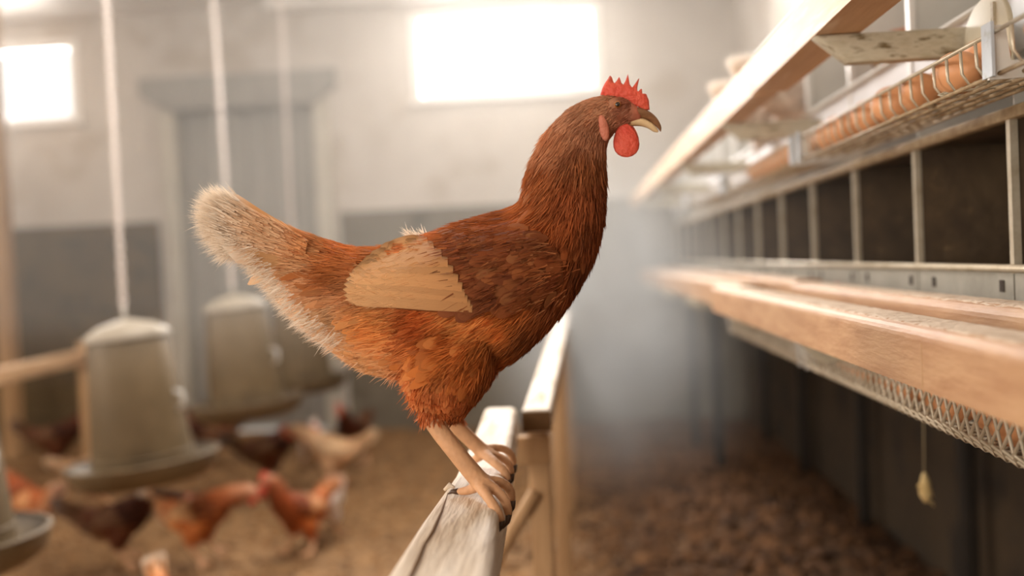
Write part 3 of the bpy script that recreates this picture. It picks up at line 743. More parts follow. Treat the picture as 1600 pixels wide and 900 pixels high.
# control points: px, py, flow dx, dy, length, width, colour, lift, pointed
CTRL = [  # head and upper neck colours are paled for haze and glare
 (985, 172, -.8, .4, 7, 6, (158, 104, 82), .10, .0), (930, 165, -.75, .5, 14, 8, (172, 130, 102), .10, .2), (890, 180, -.6, .8, 24, 9, (172, 130, 102), .08, .5),
 (925, 215, -.35, .9, 22, 9, (158, 110, 82), .08, .5), (860, 230, -.45, .9, 40, 11, (166, 118, 86), .08, .8), (915, 260, -.2, 1, 40, 11, (134, 82, 48), .08, .8),
 (842, 285, -.45, .9, 52, 12, (150, 90, 50), .16, .9), (890, 310, -.25, .95, 52, 12, (142, 80, 44), .08, .9), (938, 300, -.1, 1, 34, 14, (122, 66, 34), .12, .4),
 (815, 325, -.7, .7, 50, 14, (158, 94, 52), .24, .7), (835, 345, -.7, .7, 46, 16, (148, 84, 44), .20, .4), (870, 365, -.45, .9, 44, 18, (152, 84, 42), .20, .4), (930, 370, -.25, 1, 34, 20, (126, 68, 34), .12, .1),
 (905, 425, -.5, .85, 34, 22, (126, 70, 36), .12, .0), (870, 470, -.75, .65, 34, 22, (132, 74, 38), .12, .0), (830, 520, -.8, .6, 34, 22, (128, 72, 36), .12, .0),
 (860, 415, -.7, .7, 36, 20, (166, 98, 48), .12, .0), (790, 350, -.92, .3, 46, 20, (146, 82, 44), .18, .2), (740, 345, -.97, .15, 48, 20, (146, 84, 46), .15, .2),
 (660, 370, -.98, .1, 50, 20, (160, 98, 56), .09, .3), (600, 392, -1, .05, 52, 18, (168, 106, 60), .14, .4), (540, 395, -.98, -.15, 50, 18, (170, 106, 58), .16, .4),
 (480, 395, -.95, -.25, 60, 18, (200, 148, 100), .08, .3), (420, 365, -.93, -.33, 56, 16, (238, 204, 166), .08, .2), (365, 338, -.95, -.25, 26, 14, (236, 206, 170), .10, .2), (345, 345, -.97, -.1, 14, 12, (244, 226, 204), .10, .2),
 (395, 392, -.95, -.05, 34, 15, (242, 214, 182), .14, .2), (438, 442, -.9, .15, 36, 16, (240, 210, 174), .16, .1), (462, 425, -.92, -.1, 44, 18, (228, 186, 142), .12, .0), (490, 490, -.9, .25, 38, 18, (236, 200, 158), .16, .0),
 (515, 430, -.95, .05, 50, 20, (162, 98, 50), .12, .0), (530, 545, -.95, .1, 40, 18, (236, 198, 154), .16, .0), (585, 572, -.92, .25, 40, 20, (226, 178, 126), .14, .0),
 (590, 515, -.92, .2, 42, 22, (206, 142, 80), .14, .0), (655, 508, -.9, .3, 42, 24, (158, 80, 34), .13, .0), (690, 530, -.85, .4, 42, 24, (166, 90, 38), .13, .0), (725, 505, -.85, .4, 42, 24, (206, 142, 80), .13, .0),
 (790, 500, -.85, .45, 38, 22, (178, 106, 50), .12, .0), (670, 560, -.8, .5, 38, 22, (190, 118, 56), .13, .0), (740, 570, -.7, .65, 36, 20, (172, 100, 46), .12, .0),
 (645, 615, -.45, .85, 24, 13, (180, 110, 60), .06, .3), (660, 645, -.1, 1, 16, 11, (170, 100, 56), .03, .3), (695, 645, .1, 1, 15, 11, (158, 92, 50), .03, .3), (730, 630, -.1, 1, 20, 13, (150, 80, 36), .06, .2),
 (770, 580, -.6, .75, 32, 20, (136, 76, 36), .12, .0)]
CP = np.array([[c[0], c[1]] for c in CTRL], float)
CF = np.array([[c[2], -c[3], c[4], c[5], *lin(c[6]), c[7], c[8]] for c in CTRL], float)
CF[:, 4:7] *= np.array([1.42, 1.32, 1.24]); CF[:, 4:7] /= np.maximum(1, CF[:, 4:7].max(1, keepdims=True) / .86)
def field(p):
    d2 = ((p[:, None, :] - CP[None]) ** 2).sum(2) + 60.0
    w_ = 1 / d2 ** 1.8; w_ /= w_.sum(1, keepdims=True)
    return w_ @ CF

def tri_normals(V, T):
    n = np.cross(V[T[:, 1]] - V[T[:, 0]], V[T[:, 2]] - V[T[:, 0]]); l = np.linalg.norm(n, axis=1, keepdims=True)
    return n / np.maximum(l, 1e-12), l[:, 0] / 2

ROWT = np.array([0, .22, .5, .78, .94, 1.0])
RND = np.array([.35, .85, 1.0, .86, .48, .06]); PNT = np.array([.45, .95, .85, .48, .18, .02])
def feather_arrays(P, Nn, Td, ln, wd, col, lift, pt, rng, sink=0.0012, curl=0.5, tipmix=0.0, tipcol=(0.6, 0.4, 0.25)):
    n = len(P)
    Td = Td - Nn * (Td * Nn).sum(1, keepdims=True); Td /= np.maximum(np.linalg.norm(Td, axis=1, keepdims=True), 1e-9)
    B = np.cross(Nn, Td)
    V = np.zeros((n, 6, 3, 3)); C = np.zeros((n, 6, 3, 3)); UV = np.zeros((n, 6, 3, 2))
    side = rng.normal(0, 0.10, n)
    for i, t in enumerate(ROWT):
        prof = RND[i] * (1 - pt) + PNT[i] * pt
        h = -sink + ln * (lift * t - lift * curl * t * t)
        c = P + Td * (ln * t)[:, None] + B * (ln * side * t * t)[:, None] + Nn * h[:, None]
        for j, u in enumerate((-1, 0, 1)):
            V[:, i, j] = c + B * (u * prof * wd * 0.5)[:, None] - Nn * (abs(u) * wd * prof * 0.10)[:, None]
            k = max(0.0, (t - 0.55) / 0.45) * tipmix
            C[:, i, j] = col * (1 - k) + np.array(tipcol) * k
            UV[:, i, j] = (u, t)
    base = np.arange(n)[:, None] * 18
    q = np.array([[i*3+j, i*3+j+1, (i+1)*3+j+1, (i+1)*3+j] for i in range(5) for j in range(2)])
    F = (base[:, :, None] + q[None]).reshape(-1, 4)
    return V.reshape(-1, 3), F, UV.reshape(-1, 2), C.reshape(-1, 3)

def strand_arrays(P, D, ln, wd, col, rng, sg=0.25):
    """thin tapered downy barbs"""
    n = len(P); ref = rng.normal(0, 1, (n, 3)); B = np.cross(D, ref); B /= np.linalg.norm(B, axis=1, keepdims=True)
    sag = rng.normal(0, sg, (n, 3)); V = np.zeros((n, 3, 2, 3))
    for i, (t, wv) in enumerate(((0, 1), (.55, .7), (1, .12))):
        c = P + D * (ln * t)[:, None] + sag * (ln * t * t)[:, None] * 0.5
        V[:, i, 0] = c - B * (wd * wv * .5)[:, None]; V[:, i, 1] = c + B * (wd * wv * .5)[:, None]
    base = np.arange(n)[:, None] * 6
    q = np.array([[0, 1, 3, 2], [2, 3, 5, 4]]); F = (base[:, :, None] + q[None]).reshape(-1, 4)
    UV = np.zeros((n * 6, 2)); C = np.repeat(col, 6, 0)
    return V.reshape(-1, 3), F, UV, C

def merge(parts):
    Vs, Fs, Us, Cs = [], [], [], []; o = 0
    for V, F, U_, C in parts:
        Vs.append(V); Fs.append(F + o); Us.append(U_); Cs.append(C); o += len(V)
    return np.concatenate(Vs), np.concatenate(Fs), np.concatenate(Us), np.concatenate(Cs)

def arr_mesh(name, V, F, UV, C, material, smooth=True):
    me = bpy.data.meshes.new(name); nf, k = F.shape
    me.vertices.add(len(V)); me.vertices.foreach_set('co', V.astype(np.float32).ravel())
    me.loops.add(nf * k); me.loops.foreach_set('vertex_index', F.astype(np.int32).ravel())
    me.polygons.add(nf); me.polygons.foreach_set('loop_start', np.arange(0, nf * k, k, dtype=np.int32))
    me.update(calc_edges=True)
    me.polygons.foreach_set('use_smooth', np.full(nf, smooth))
    if UV is not None:
        u = me.uv_layers.new(name='UVMap'); u.data.foreach_set('uv', UV[F.ravel()].astype(np.float32).ravel())
    a_ = me.color_attributes.new('Col', 'FLOAT_COLOR', 'POINT')
    C = C / np.maximum(1, C.max(1, keepdims=True) / .9)
    a_.data.foreach_set('color', np.concatenate([np.clip(C, 0, 1), np.ones((len(C), 1))], 1).astype(np.float32).ravel())
    me.materials.append(material); me.validate(); return me

def scatter(V, T, coverage, rng, mask=None):
    """points on a surface, denser where feathers are small"""
    Nn, A = tri_normals(V, T); cen = V[T].mean(1); px = to_px(cen); fl_ = field(px)
    wgt = A / (fl_[:, 2] * fl_[:, 3] * S * S)
    if mask is not None: wgt = wgt * mask(px, cen)
    n = int(coverage * wgt.sum()); idx = rng.choice(len(T), n, p=wgt / wgt.sum())
    r1 = np.sqrt(rng.random(n)); r2 = rng.random(n)
    tri = V[T[idx]]; P = tri[:, 0] * (1 - r1)[:, None] + tri[:, 1] * (r1 * (1 - r2))[:, None] + tri[:, 2] * (r1 * r2)[:, None]
    return P, Nn[idx]

def vnormals(V, T):
    Nn, A = tri_normals(V, T); vn = np.zeros_like(V)
    for k in range(3): np.add.at(vn, T[:, k], Nn * A[:, None])
    return vn / np.maximum(np.linalg.norm(vn, axis=1, keepdims=True), 1e-12)

def feathered(px, cen):
    face = (px[:, 0] > 952 - 0.25 * (px[:, 1] - 150)) & (px[:, 1] < 222)
    shank = (px[:, 1] > 652)
    return (~face & ~shank).astype(float)

def feathered_fine(px, cen):
    face = ((px[:, 0] > 986) & (px[:, 1] < 222)) | (np.hypot(px[:, 0] - 961, px[:, 1] - 161) < 9)
    return (~face & ~(px[:, 1] > 660)).astype(float)

def patches(px, seed=0.0):
    """soft rust and buff patches of the coat"""
    x = px[:, 0]; y = px[:, 1]
    a = np.sin(x * .041 + 1.7 * np.sin(y * .033 + seed)) * np.sin(y * .057 + 1.5 * np.sin(x * .027 + seed))
    b = np.sin(x * .093 + 2.1 * np.sin(y * .071) + 2) * np.sin(y * .117 + 1.4 * np.sin(x * .06))
    return 0.65 * a + 0.45 * b

def soft_edge(px):
    """how creamy and downy the coat is: tail end, under tail, vent"""
    d = np.clip((470 - px[:, 0]) / 130, 0, 1) * .8
    low_y = np.interp(px[:, 0], [320, 345, 380, 405, 445, 480, 520, 570, 620], [345, 385, 412, 436, 478, 518, 546, 588, 604])
    return np.clip(d + np.clip(1 - (low_y - px[:, 1]) / 42, 0, 1) * np.clip((640 - px[:, 0]) / 160, 0, 1) * .9, 0, 1)

def make_plumage(coverage, rng, fine, downy):
    P, Nn = scatter(HV, HT, coverage, rng, feathered)
    px = to_px(P); fl_ = field(px); n = len(P)
    D = np.stack([fl_[:, 0], rng.normal(0, .06, n), fl_[:, 1]], 1) + rng.normal(0, .09, (n, 3))
    calm = np.where((px[:, 1] < 330) | (px[:, 0] < 470), .35, 1.0)
    br = np.exp(rng.normal(0, 0.07, n) + .36 * patches(px) * calm)[:, None]; hue = rng.normal(0, 0.03, n)[:, None]
    col = fl_[:, 4:7] * br * np.concatenate([1 + hue, np.ones_like(hue), 1 - hue], 1)
    out = [feather_arrays(P, Nn, D, fl_[:, 2] * S * np.exp(rng.normal(0, .15, n)), fl_[:, 3] * S * .9 * np.exp(rng.normal(0, .12, n)), col, fl_[:, 7] * np.exp(rng.normal(0, .3, n)), np.clip(fl_[:, 8] + .25, 0, 1), rng,
                          tipmix=0.12, tipcol=lin((206, 146, 92)))]
    # fine barbs lying over the contour feathers
    def small(px, cen):
        fl2 = field(px); return feathered_fine(px, cen) * fl2[:, 2] * fl2[:, 3] / 400.0 * (1 + 1.2 * (px[:, 1] < 240))
    Q, Qn = scatter(HV, HT, fine, rng, small)
    pq = to_px(Q); fq = field(pq); n = len(Q)
    lift = rng.uniform(.10, .32, n) * np.where(pq[:, 1] < 230, .6, 1)
    D = np.stack([fq[:, 0], rng.normal(0, .05, n), fq[:, 1]], 1) + rng.normal(0, .16, (n, 3)); D -= Qn * (D * Qn).sum(1, keepdims=True); D /= np.linalg.norm(D, axis=1, keepdims=True)
    calm = np.where((pq[:, 1] < 330) | (pq[:, 0] < 470), .35, 1.0)
    col = fq[:, 4:7] * np.exp(rng.normal(0, .13, n) + .36 * patches(pq) * calm)[:, None]
    ln = np.clip(fq[:, 2] * .55, 6, 24) * rng.uniform(.7, 1.3, n) * S
    up = np.clip(fq[:, 2] * .07, .6, 4.0) * rng.uniform(.4, 1.6, n) * S
    out.append(strand_arrays(Q + Qn * up[:, None], D + Qn * lift[:, None] * .5, ln, rng.uniform(1.1, 2.4, n) * S, col, rng, .12))
    # downy edge of tail, vent and belly
    def soft(px, cen): return feathered(px, cen) * (soft_edge(px) + .6 * ((px[:, 1] > 560) & (px[:, 0] < 680)))
    Q, Qn = scatter(HV, HT, downy, rng, soft)
    pq = to_px(Q); fq = field(pq); n = len(Q)
    D = np.stack([fq[:, 0], rng.normal(0, .1, n), fq[:, 1]], 1) + Qn * rng.uniform(.05, .40, n)[:, None] + rng.normal(0, .15, (n, 3)); D /= np.linalg.norm(D, axis=1, keepdims=True)
    cream = np.array(lin((248, 232, 212))); k = (soft_edge(pq) ** .7 * rng.uniform(.6, 1, n))[:, None]
    out.append(strand_arrays(Q, D, rng.uniform(10, 26, n) * S, rng.uniform(1.1, 2.2, n) * S, fq[:, 4:7] * (1 - k) + cream * k, rng))
    # brush of loose barbs closing the blunt end of the tail
    n = int(260 * downy); t = rng.random(n)
    ex = np.interp(t, [0, .25, .5, .75, 1], [352, 336, 330, 338, 362]); ey = np.interp(t, [0, .25, .5, .75, 1], [312, 322, 340, 364, 396])
    ang = np.interp(t, [0, .5, 1], [R_TAIL[0], R_TAIL[1], R_TAIL[2]]) + rng.normal(0, .16, n)
    dyv = rng.uniform(-.034, .034, n); Q = np.array([HL(a + rng.uniform(-4, 26), b, c) for a, b, c in zip(ex, ey, dyv)])
    D = np.stack([np.cos(ang), rng.normal(0, .15, n) + dyv * 6, np.sin(ang)], 1)
    out.append(strand_arrays(Q, D, rng.uniform(12, 36, n) * S, rng.uniform(.9, 2.0, n) * S, np.tile(cream, (n, 1)) * rng.uniform(.8, 1, (n, 1)), rng))
    # pale fringe hanging from the underside of tail and vent
    n = int(420 * downy); t = rng.random(n)
    ex = np.interp(t, [0, .2, .4, .6, .8, 1], [348, 380, 406, 436, 470, 520]); ey = np.interp(t, [0, .2, .4, .6, .8, 1], [376, 402, 430, 466, 505, 542])
    dyv = rng.normal(0, .02, n) * (1 + t); ang = math.radians(196) + rng.normal(0, .20, n) + .30 * t
    Q = np.array([HL(a + rng.uniform(-2, 24), b - rng.uniform(0, 16), c) for a, b, c in zip(ex, ey, dyv)])
    out.append(strand_arrays(Q, np.stack([np.cos(ang), rng.normal(0, .2, n), np.sin(ang)], 1), rng.uniform(9, 26, n) * S, rng.uniform(.6, 1.2, n) * S, np.tile(cream, (n, 1)) * rng.uniform(.75, 1, (n, 1)), rng, .18))
    # small pale tuft standing off the middle of the back
    n = int(9 * downy); ang = rng.normal(math.radians(150), .35, n)
    Q = np.array([HL(rng.uniform(640, 668), 372 + rng.uniform(-3, 3), rng.uniform(-.012, .012)) for _ in range(n)])
    out.append(strand_arrays(Q, np.stack([np.cos(ang), rng.normal(0, .2, n), np.sin(ang)], 1), rng.uniform(10, 22, n) * S, rng.uniform(1.2, 2.6, n) * S, np.tile(cream, (n, 1)), rng))
    # barbs lying along the sides of the tail feathers
    n = int(480 * downy); s_ = rng.uniform(.12, .95, n); t = rng.random(n) * 1.12
    tx = np.interp(t, [0, .25, .5, .75, 1, 1.12], [350, 328, 322, 332, 356, 372]); ty = np.interp(t, [0, .25, .5, .75, 1, 1.12], [310, 320, 340, 366, 394, 410])
    rx = 500 + 0 * t; ry = 386 + 42 * t; qx = rx + (tx - rx) * s_; qy = ry + (ty - ry) * s_ - 5 * np.sin(np.pi * s_)
    dyv = np.sign(rng.random(n) - .5) * (.030 + .012 * s_ + rng.uniform(0, .004, n)) * (1 - .35 * np.abs(t - .45) ** 1.0)
    Q = np.array([HL(a, b, c) for a, b, c in zip(qx, qy, dyv)]); D = np.stack([tx - rx, np.zeros(n), -(ty - ry)], 1); D /= np.linalg.norm(D, axis=1, keepdims=True)
    D += rng.normal(0, .09, (n, 3)) * np.array([1, .4, 1]); fq = field(np.stack([qx, qy], 1)); k = np.clip((s_ - .62) / .3, 0, 1)[:, None]
    col = (fq[:, 4:7] * (1 - k) + cream * k) * np.exp(rng.normal(0, .14, n))[:, None]
    out.append(strand_arrays(Q, D, rng.uniform(12, 30, n) * S, rng.uniform(1.1, 2.4, n) * S, col, rng, .10))
    return out
R_TAIL = (math.radians(140), math.radians(172), math.radians(212))

def body_surface(px, py, side, off_px):
    """point on the flank seen at (px,py), pushed outwards"""
    dy = 0.06 * side
    for _ in range(4):
        p = HL(px, py, dy)
        hit = HBVH.ray_cast(Vector((p[0], 0.6 * side, p[2])), Vector((0, -side, 0)))
        if hit[0] is None: break
        dy = hit[0].y
        if side > 0: dy = max(dy, 0.01)
        else: dy = min(dy, -0.01)
    p = HL(px, py, dy + side * off_px * S); return p

def wing_patch(side):
    rows = spline_rows([(880, 402, 440), (860, 376, 462), (825, 358, 476), (780, 350, 485), (720, 354, 488), (660, 368, 486), (605, 392, 480), (565, 415, 476), (545, 432, 468)], 3)
    nv = 11; pts = []
    for i, r in enumerate(rows):
        u = i / (len(rows) - 1)
        for j in range(nv):
            v_ = j / (nv - 1); b = -2 + 7 * min(1, v_ * 4) + 14 * (math.sin(math.pi * (0.08 + .84 * v_)) ** .6) * (math.sin(math.pi * min(1, .15 + u * .8)) ** .5)
            pts.append(body_surface(r[0], r[1] + (r[2] - r[1]) * v_, side, b))
    pts = np.array(pts); g = pts.reshape(len(rows), nv, 3)
    for _ in range(6):                                  # relax the depth so the wing is one smooth shell
        y = g[:, :, 1].copy(); y[1:-1, 1:-1] = (y[:-2, 1:-1] + y[2:, 1:-1] + y[1:-1, :-2] + y[1:-1, 2:]) / 4; g[:, :, 1] = y
    pts = g.reshape(-1, 3); T = []
    for i in range(len(rows) - 1):
        for j in range(nv - 1):
            a, b, c, d = i*nv+j, i*nv+j+1, (i+1)*nv+j+1, (i+1)*nv+j
            T += ([(a, b, c), (a, c, d)] if side > 0 else [(a, c, b), (a, d, c)])
    T = np.array(T)
    Nn, A = tri_normals(pts, T)
    if Nn[:, 1].mean() * side < 0: T = T[:, ::-1]
    return pts, T

WING_COL = 0.98 * np.array([lin(c) for c in ((146, 80, 42), (134, 70, 36), (156, 90, 48), (122, 62, 32), (168, 106, 64), (140, 76, 40))])
def wing_coverts(pts, T, rng, coverage, side):
    Nn, A = tri_normals(pts, T); cen = pts[T].mean(1); px = to_px(cen)
    edge = 648 + np.clip((px[:, 1] - 400) * .5, 0, 60)
    wgt = A * (px[:, 0] > edge + 26) * ~((px[:, 1] > 466) & (px[:, 0] < 735)) * ~((px[:, 1] < 374) & (px[:, 0] < 706)); n = int(coverage * wgt.sum() / (40 * 24 * S * S)); idx = rng.choice(len(T), n, p=wgt / wgt.sum())
    r1 = np.sqrt(rng.random(n)); r2 = rng.random(n); tri = pts[T[idx]]
    P = tri[:, 0] * (1 - r1)[:, None] + tri[:, 1] * (r1 * (1 - r2))[:, None] + tri[:, 2] * (r1 * r2)[:, None]
    pq = to_px(P); order = np.argsort(pq[:, 0]); P = P[order]; pq = pq[order]; nn = Nn[idx][order]
    D = np.stack([np.full(n, -.93), np.zeros(n), -.12 - .30 * (pq[:, 1] - 350) / 130], 1) + rng.normal(0, .10, (n, 3))
    ci = rng.choice(len(WING_COL), n, p=[.24, .20, .18, .14, .12, .12]); col = WING_COL[ci] * np.exp(rng.normal(0, .06, n) + .42 * patches(pq, 1.0))[:, None]
    lay = np.linspace(0, 1, n)                           # the forward feathers overlap those behind
    P = P + nn * (0.0015 + 0.003 * lay)[:, None]
    sz = np.interp(pq[:, 0], [640, 720, 860], [1.25, 1.0, .75])
    barbs = np.repeat(np.arange(n), int(8 * coverage / 7) + 1); m_ = len(barbs)
    ro = P[barbs] + nn[barbs] * (rng.uniform(.5, 4.0, m_) * S)[:, None] + rng.normal(0, 9 * S, (m_, 3)) * np.array([1, .1, 1])
    bd = D[barbs] + rng.normal(0, .14, (m_, 3)) + nn[barbs] * .06; bd -= nn[barbs] * (bd * nn[barbs]).sum(1, keepdims=True) * .8; bd /= np.linalg.norm(bd, axis=1, keepdims=True)
    pr = to_px(ro); ok = pr[:, 1] > np.interp(pr[:, 0], [560, 600, 660, 720, 780, 820, 880], [425, 400, 378, 360, 350, 352, 395]) + 2; ro = ro[ok]; bd = bd[ok]; barbs = barbs[ok]; m_ = len(barbs)
    st = strand_arrays(ro, bd, rng.uniform(10, 24, m_) * S, rng.uniform(1.0, 2.2, m_) * S, col[barbs] * np.exp(rng.normal(0, .15, m_))[:, None], rng, .1)
    fa = feather_arrays(P, nn, D, 42 * S * sz * np.exp(rng.normal(0, .12, n)), 25 * S * sz * np.exp(rng.normal(0, .1, n)), col, rng.uniform(.05, .13, n), np.zeros(n), rng,
                          tipmix=.25, tipcol=lin((178, 108, 62)))
    return merge([fa, st])

def flight_feather(root, tip, width, side, off0, off1, colour, bow):
    """one long blade lying on the flank from root to tip (side-view pixels)"""
    n = 12; V = []; C = []; UV = []
    r = np.array(root, float); t_ = np.array(tip, float); d = (t_ - r) / np.linalg.norm(t_ - r); nn = np.array([-d[1], d[0]])
    for i in range(n):
        t = i / (n - 1); c = r + (t_ - r) * t + nn * bow * math.sin(math.pi * t)
        hw = width * .5 * min(1, .55 + 1.4 * t) * (math.sqrt(max(0, 1 - max(0, (t - .80) / .20) ** 2)) + .04)
        for u in (-1, -.45, 0, .45, 1):
            p = c + nn * hw * u
            V.append(body_surface_smooth(p[0], p[1], side, off0 + (off1 - off0) * t + (1 - abs(u)) * 1.2))
            C.append(np.array(colour) * (.52 if u > .9 else (.88 if u > .3 else 1.0)) * (np.array([.80, .68, .58]) * (1 - min(1, t * 1.25)) + min(1, t * 1.25))); UV.append((u, t * 1.4))
    V = np.array(V); F = np.array([[i*5+j, i*5+j+1, (i+1)*5+j+1, (i+1)*5+j] for i in range(n-1) for j in range(4)])
    return V, F, np.array(UV), np.array(C)

WSURF = {}
def body_surface_smooth(px, py, side, off):
    pts, T, bv = WSURF[side]
    dy = 0.07 * side
    for _ in range(3):
        p = HL(px, py, dy)
        hit = bv.ray_cast(Vector((p[0], 0.6 * side, p[2])), Vector((0, -side, 0)))
        if hit[0] is None:
            i = np.argmin(((to_px(pts) - np.array([px, py])) ** 2).sum(1)); dy = pts[i, 1]; break
        dy = hit[0].y
    return HL(px, py, dy + side * off * S)
_p, _t = wing_patch(-1)
for sd, pts, T in ((-1, _p, _t), (1, _p * np.array([1, -1, 1]), _t[:, ::-1])):
    WSURF[sd] = (pts, T, BVHTree.FromPolygons([tuple(p) for p in pts], [tuple(int(i) for i in q) for q in T]))

FLIGHT = []
rootc = spline_rows([(668, 376), (690, 398), (708, 424), (722, 450), (730, 470), (738, 482)], 4)
tipc = spline_rows([(604, 391), (572, 407), (552, 421), (541, 436), (536, 452), (540, 468)], 4)
NF = 11
for k in range(NF):
    q = k / (NF - 1) * (len(rootc) - 1); i = min(int(q), len(rootc) - 2); f_ = q - i
    FLIGHT.append((rootc[i] * (1 - f_) + rootc[i+1] * f_, tipc[i] * (1 - f_) + tipc[i+1] * f_))

def mirrored(a, side):
    return a if side < 0 else (a[0] * np.array([1, -1, 1]), a[1][:, ::-1], a[2], a[3])

def flight_feathers(side, rng):
    out = []
    for k, (r, t) in enumerate(FLIGHT):
        c = np.array(lin((230, 178, 124))) * rng.uniform(.86, 1.06)
        out.append(mirrored(flight_feather(r, t, 30 if 0 < k < NF - 1 else 22, -1, 8 - .30 * k, 13 - .75 * k, c, 4), side))
    return out

def flight_barbs(far, rng, n):
    side = -1; P = []; D = []; C = []
    for _ in range(n):
        k = rng.integers(0, NF); r, t = FLIGHT[k]; s_ = rng.uniform(.25, .97); c = r + (t - r) * s_; d = (t - r) / np.linalg.norm(t - r); nn = np.array([-d[1], d[0]])
        q = c + nn * rng.uniform(-13, 13); a = body_surface_smooth(q[0], q[1], side, 8.5 + 5 * s_ - .55 * k + rng.uniform(0, 1.5)); e = q + d * 12 + nn * rng.choice((-4, 4))
        b = body_surface_smooth(e[0], e[1], side, 9 + 5 * s_ - .55 * k); v = b - a; P.append(a); D.append(v / np.linalg.norm(v)); C.append(np.array(lin((236, 188, 136))) * rng.uniform(.7, 1.1) * (np.array([.86, .76, .68]) if s_ < .45 else 1))
    return mirrored(strand_arrays(np.array(P), np.array(D), rng.uniform(8, 16, n) * S, rng.uniform(.5, 1.1, n) * S, np.array(C), rng, .05), far)

def tail_feathers(rng):
    out = []
    # fan of tail feathers, seen from the side: root near (505,402), tips along the blunt tail end
    tips = [(350, 308), (336, 313), (328, 322), (322, 334), (322, 347), (328, 361), (338, 376), (352, 392)]
    for lay, dyr, dyt in ((-1, -.012, -.022), (1, .012, .022), (-2, -.024, -.036), (2, .024, .036)):
        for k, t in enumerate(tips):
            n = 12; V = []; C = []; UV = []
            r = np.array((500 + rng.uniform(-8, 8), 388 + 5 * k)); tt = np.array(t, float) + rng.normal(0, 3, 2) + (np.array((10, 4)) if abs(lay) == 2 else 0)
            d = (tt - r) / np.linalg.norm(tt - r); nn = np.array([-d[1], d[0]])
            c0 = np.array(lin((222, 170, 118))) * rng.uniform(.9, 1.08); c1 = np.array(lin((248, 234, 216)))
            for i in range(n):
                s = i / (n - 1); c = r + (tt - r) * s + nn * (-6 + 2 * k * .5) * math.sin(math.pi * s)
                hw = 11 * min(1, .5 + 1.5 * s) * (math.sqrt(max(0, 1 - max(0, (s - .86) / .14) ** 2)) + .05)
                for u in (-1, 0, 1):
                    p = c + nn * hw * u; dy = dyr + (dyt - dyr) * s + (k - 3.5) * .0012 * np.sign(lay) - abs(u) * .002 * np.sign(lay)
                    V.append(HL(p[0], p[1], dy)); kk = np.clip((s - .74) / .26, 0, 1) ** 1.2; C.append(c0 * (1 - kk) + c1 * kk); UV.append((u, s * 1.4))
            F = np.array([[i*3+j, i*3+j+1, (i+1)*3+j+1, (i+1)*3+j] for i in range(n-1) for j in range(2)])
            out.append((np.array(V), F, np.array(UV), np.array(C)))
    return out

def body_colours(V):
    px = to_px(V); fl_ = field(px); C = fl_[:, 4:7].copy()
    sh = (px[:, 1] > 655); C[sh] = lin((206, 158, 118))
    k = (np.clip((px[:, 0] - 0.0 * px[:, 1] - 944) / 26, 0, 1) * (px[:, 1] < 224))[:, None]; C = C * (1 - k) + np.array(lin((176, 120, 94))) * k
    k = (np.clip((px[:, 0] - 980) / 16, 0, 1) * (px[:, 1] < 215))[:, None]; C = C * (1 - k) + np.array(lin((192, 112, 88))) * k
    return C

# head parts (local meshes)
def flat_shape(outline, dy0, half, name, material, rounding=1):
    mb = MB(); n = len(outline); vs = []
    c = np.mean(np.array(outline), 0)
    layers = ((-1.0, .90), (-.55, 1.0), (.55, 1.0), (1.0, .90))
    for dyk, sc in layers:
        for (x, y) in outline: vs.append(HL(c[0] + (x - c[0]) * sc, c[1] + (y - c[1]) * sc, dy0 + dyk * half))
    fs = [(l*n+k, l*n+(k+1) % n, (l+1)*n+(k+1) % n, (l+1)*n+k) for l in range(3) for k in range(n)]
    fs += [tuple(range(n))[::-1], tuple(3*n + k for k in range(n))]
    mb.add(vs, fs, True)
    me = mb.mesh(name); bm = bmesh.new(); bm.from_mesh(me); bmesh.ops.triangulate(bm, faces=[f for f in bm.faces if len(f.verts) > 4]); bm.to_mesh(me); bm.free()
    me.materials.append(material); return me
COMB = [(938, 148), (941, 138), (945, 130), (953, 118), (956, 127), (960, 130), (963, 127), (967, 120), (970, 129), (974, 132), (977, 127), (981, 115), (984, 132), (988, 137), (993, 131), (999, 122), (996, 136), (996, 142), (999, 143), (1003, 139), (1004, 147), (1010, 147), (1014, 157), (1015, 172), (1006, 172), (995, 166), (980, 160), (960, 154)]
def blob(cx, cy, rx, ry, dy, ry_depth, rot, name, material, taper=0.0):
    mb = MB(); n, m_ = 14, 10; vs = []
    for i in range(m_ + 1):
        a = math.pi * i / m_
        for k in range(n):
            b = 2 * math.pi * k / n; yy = -math.cos(a); s_ = math.sin(a) * (1 + taper * yy)
            lx = rx * s_ * math.cos(b); ly = ry * yy
            vs.append(HL(cx + lx * math.cos(rot) - ly * math.sin(rot), cy + lx * math.sin(rot) + ly * math.cos(rot), dy + ry_depth * S * s_ * math.sin(b)))
    mb.add(vs, [(i*n+k, i*n+(k+1) % n, (i+1)*n+(k+1) % n, (i+1)*n+k) for i in range(m_) for k in range(n)], True)
    me = mb.mesh(name); me.materials.append(material); return me
def loft_px(rows, name, material, n=14):
    mb = MB(); rr = spline_rows(rows, 4); vs = []
    for r in rr:
        T = HL(r[0], r[1]); B = HL(r[2], r[3]); c = (T + B) / 2; a = (T - B) / 2
        for k in range(n):
            th = 2 * math.pi * k / n; vs.append(c + a * math.cos(th) + np.array([0, r[4] * S * math.sin(th), 0]))
    N = len(rr); fs = [(i*n+k, i*n+(k+1) % n, (i+1)*n+(k+1) % n, (i+1)*n+k) for i in range(N-1) for k in range(n)] + [tuple(range(n))[::-1], tuple((N-1)*n + k for k in range(n))]
    mb.add(vs, fs, True); me = mb.mesh(name); me.materials.append(material); return me

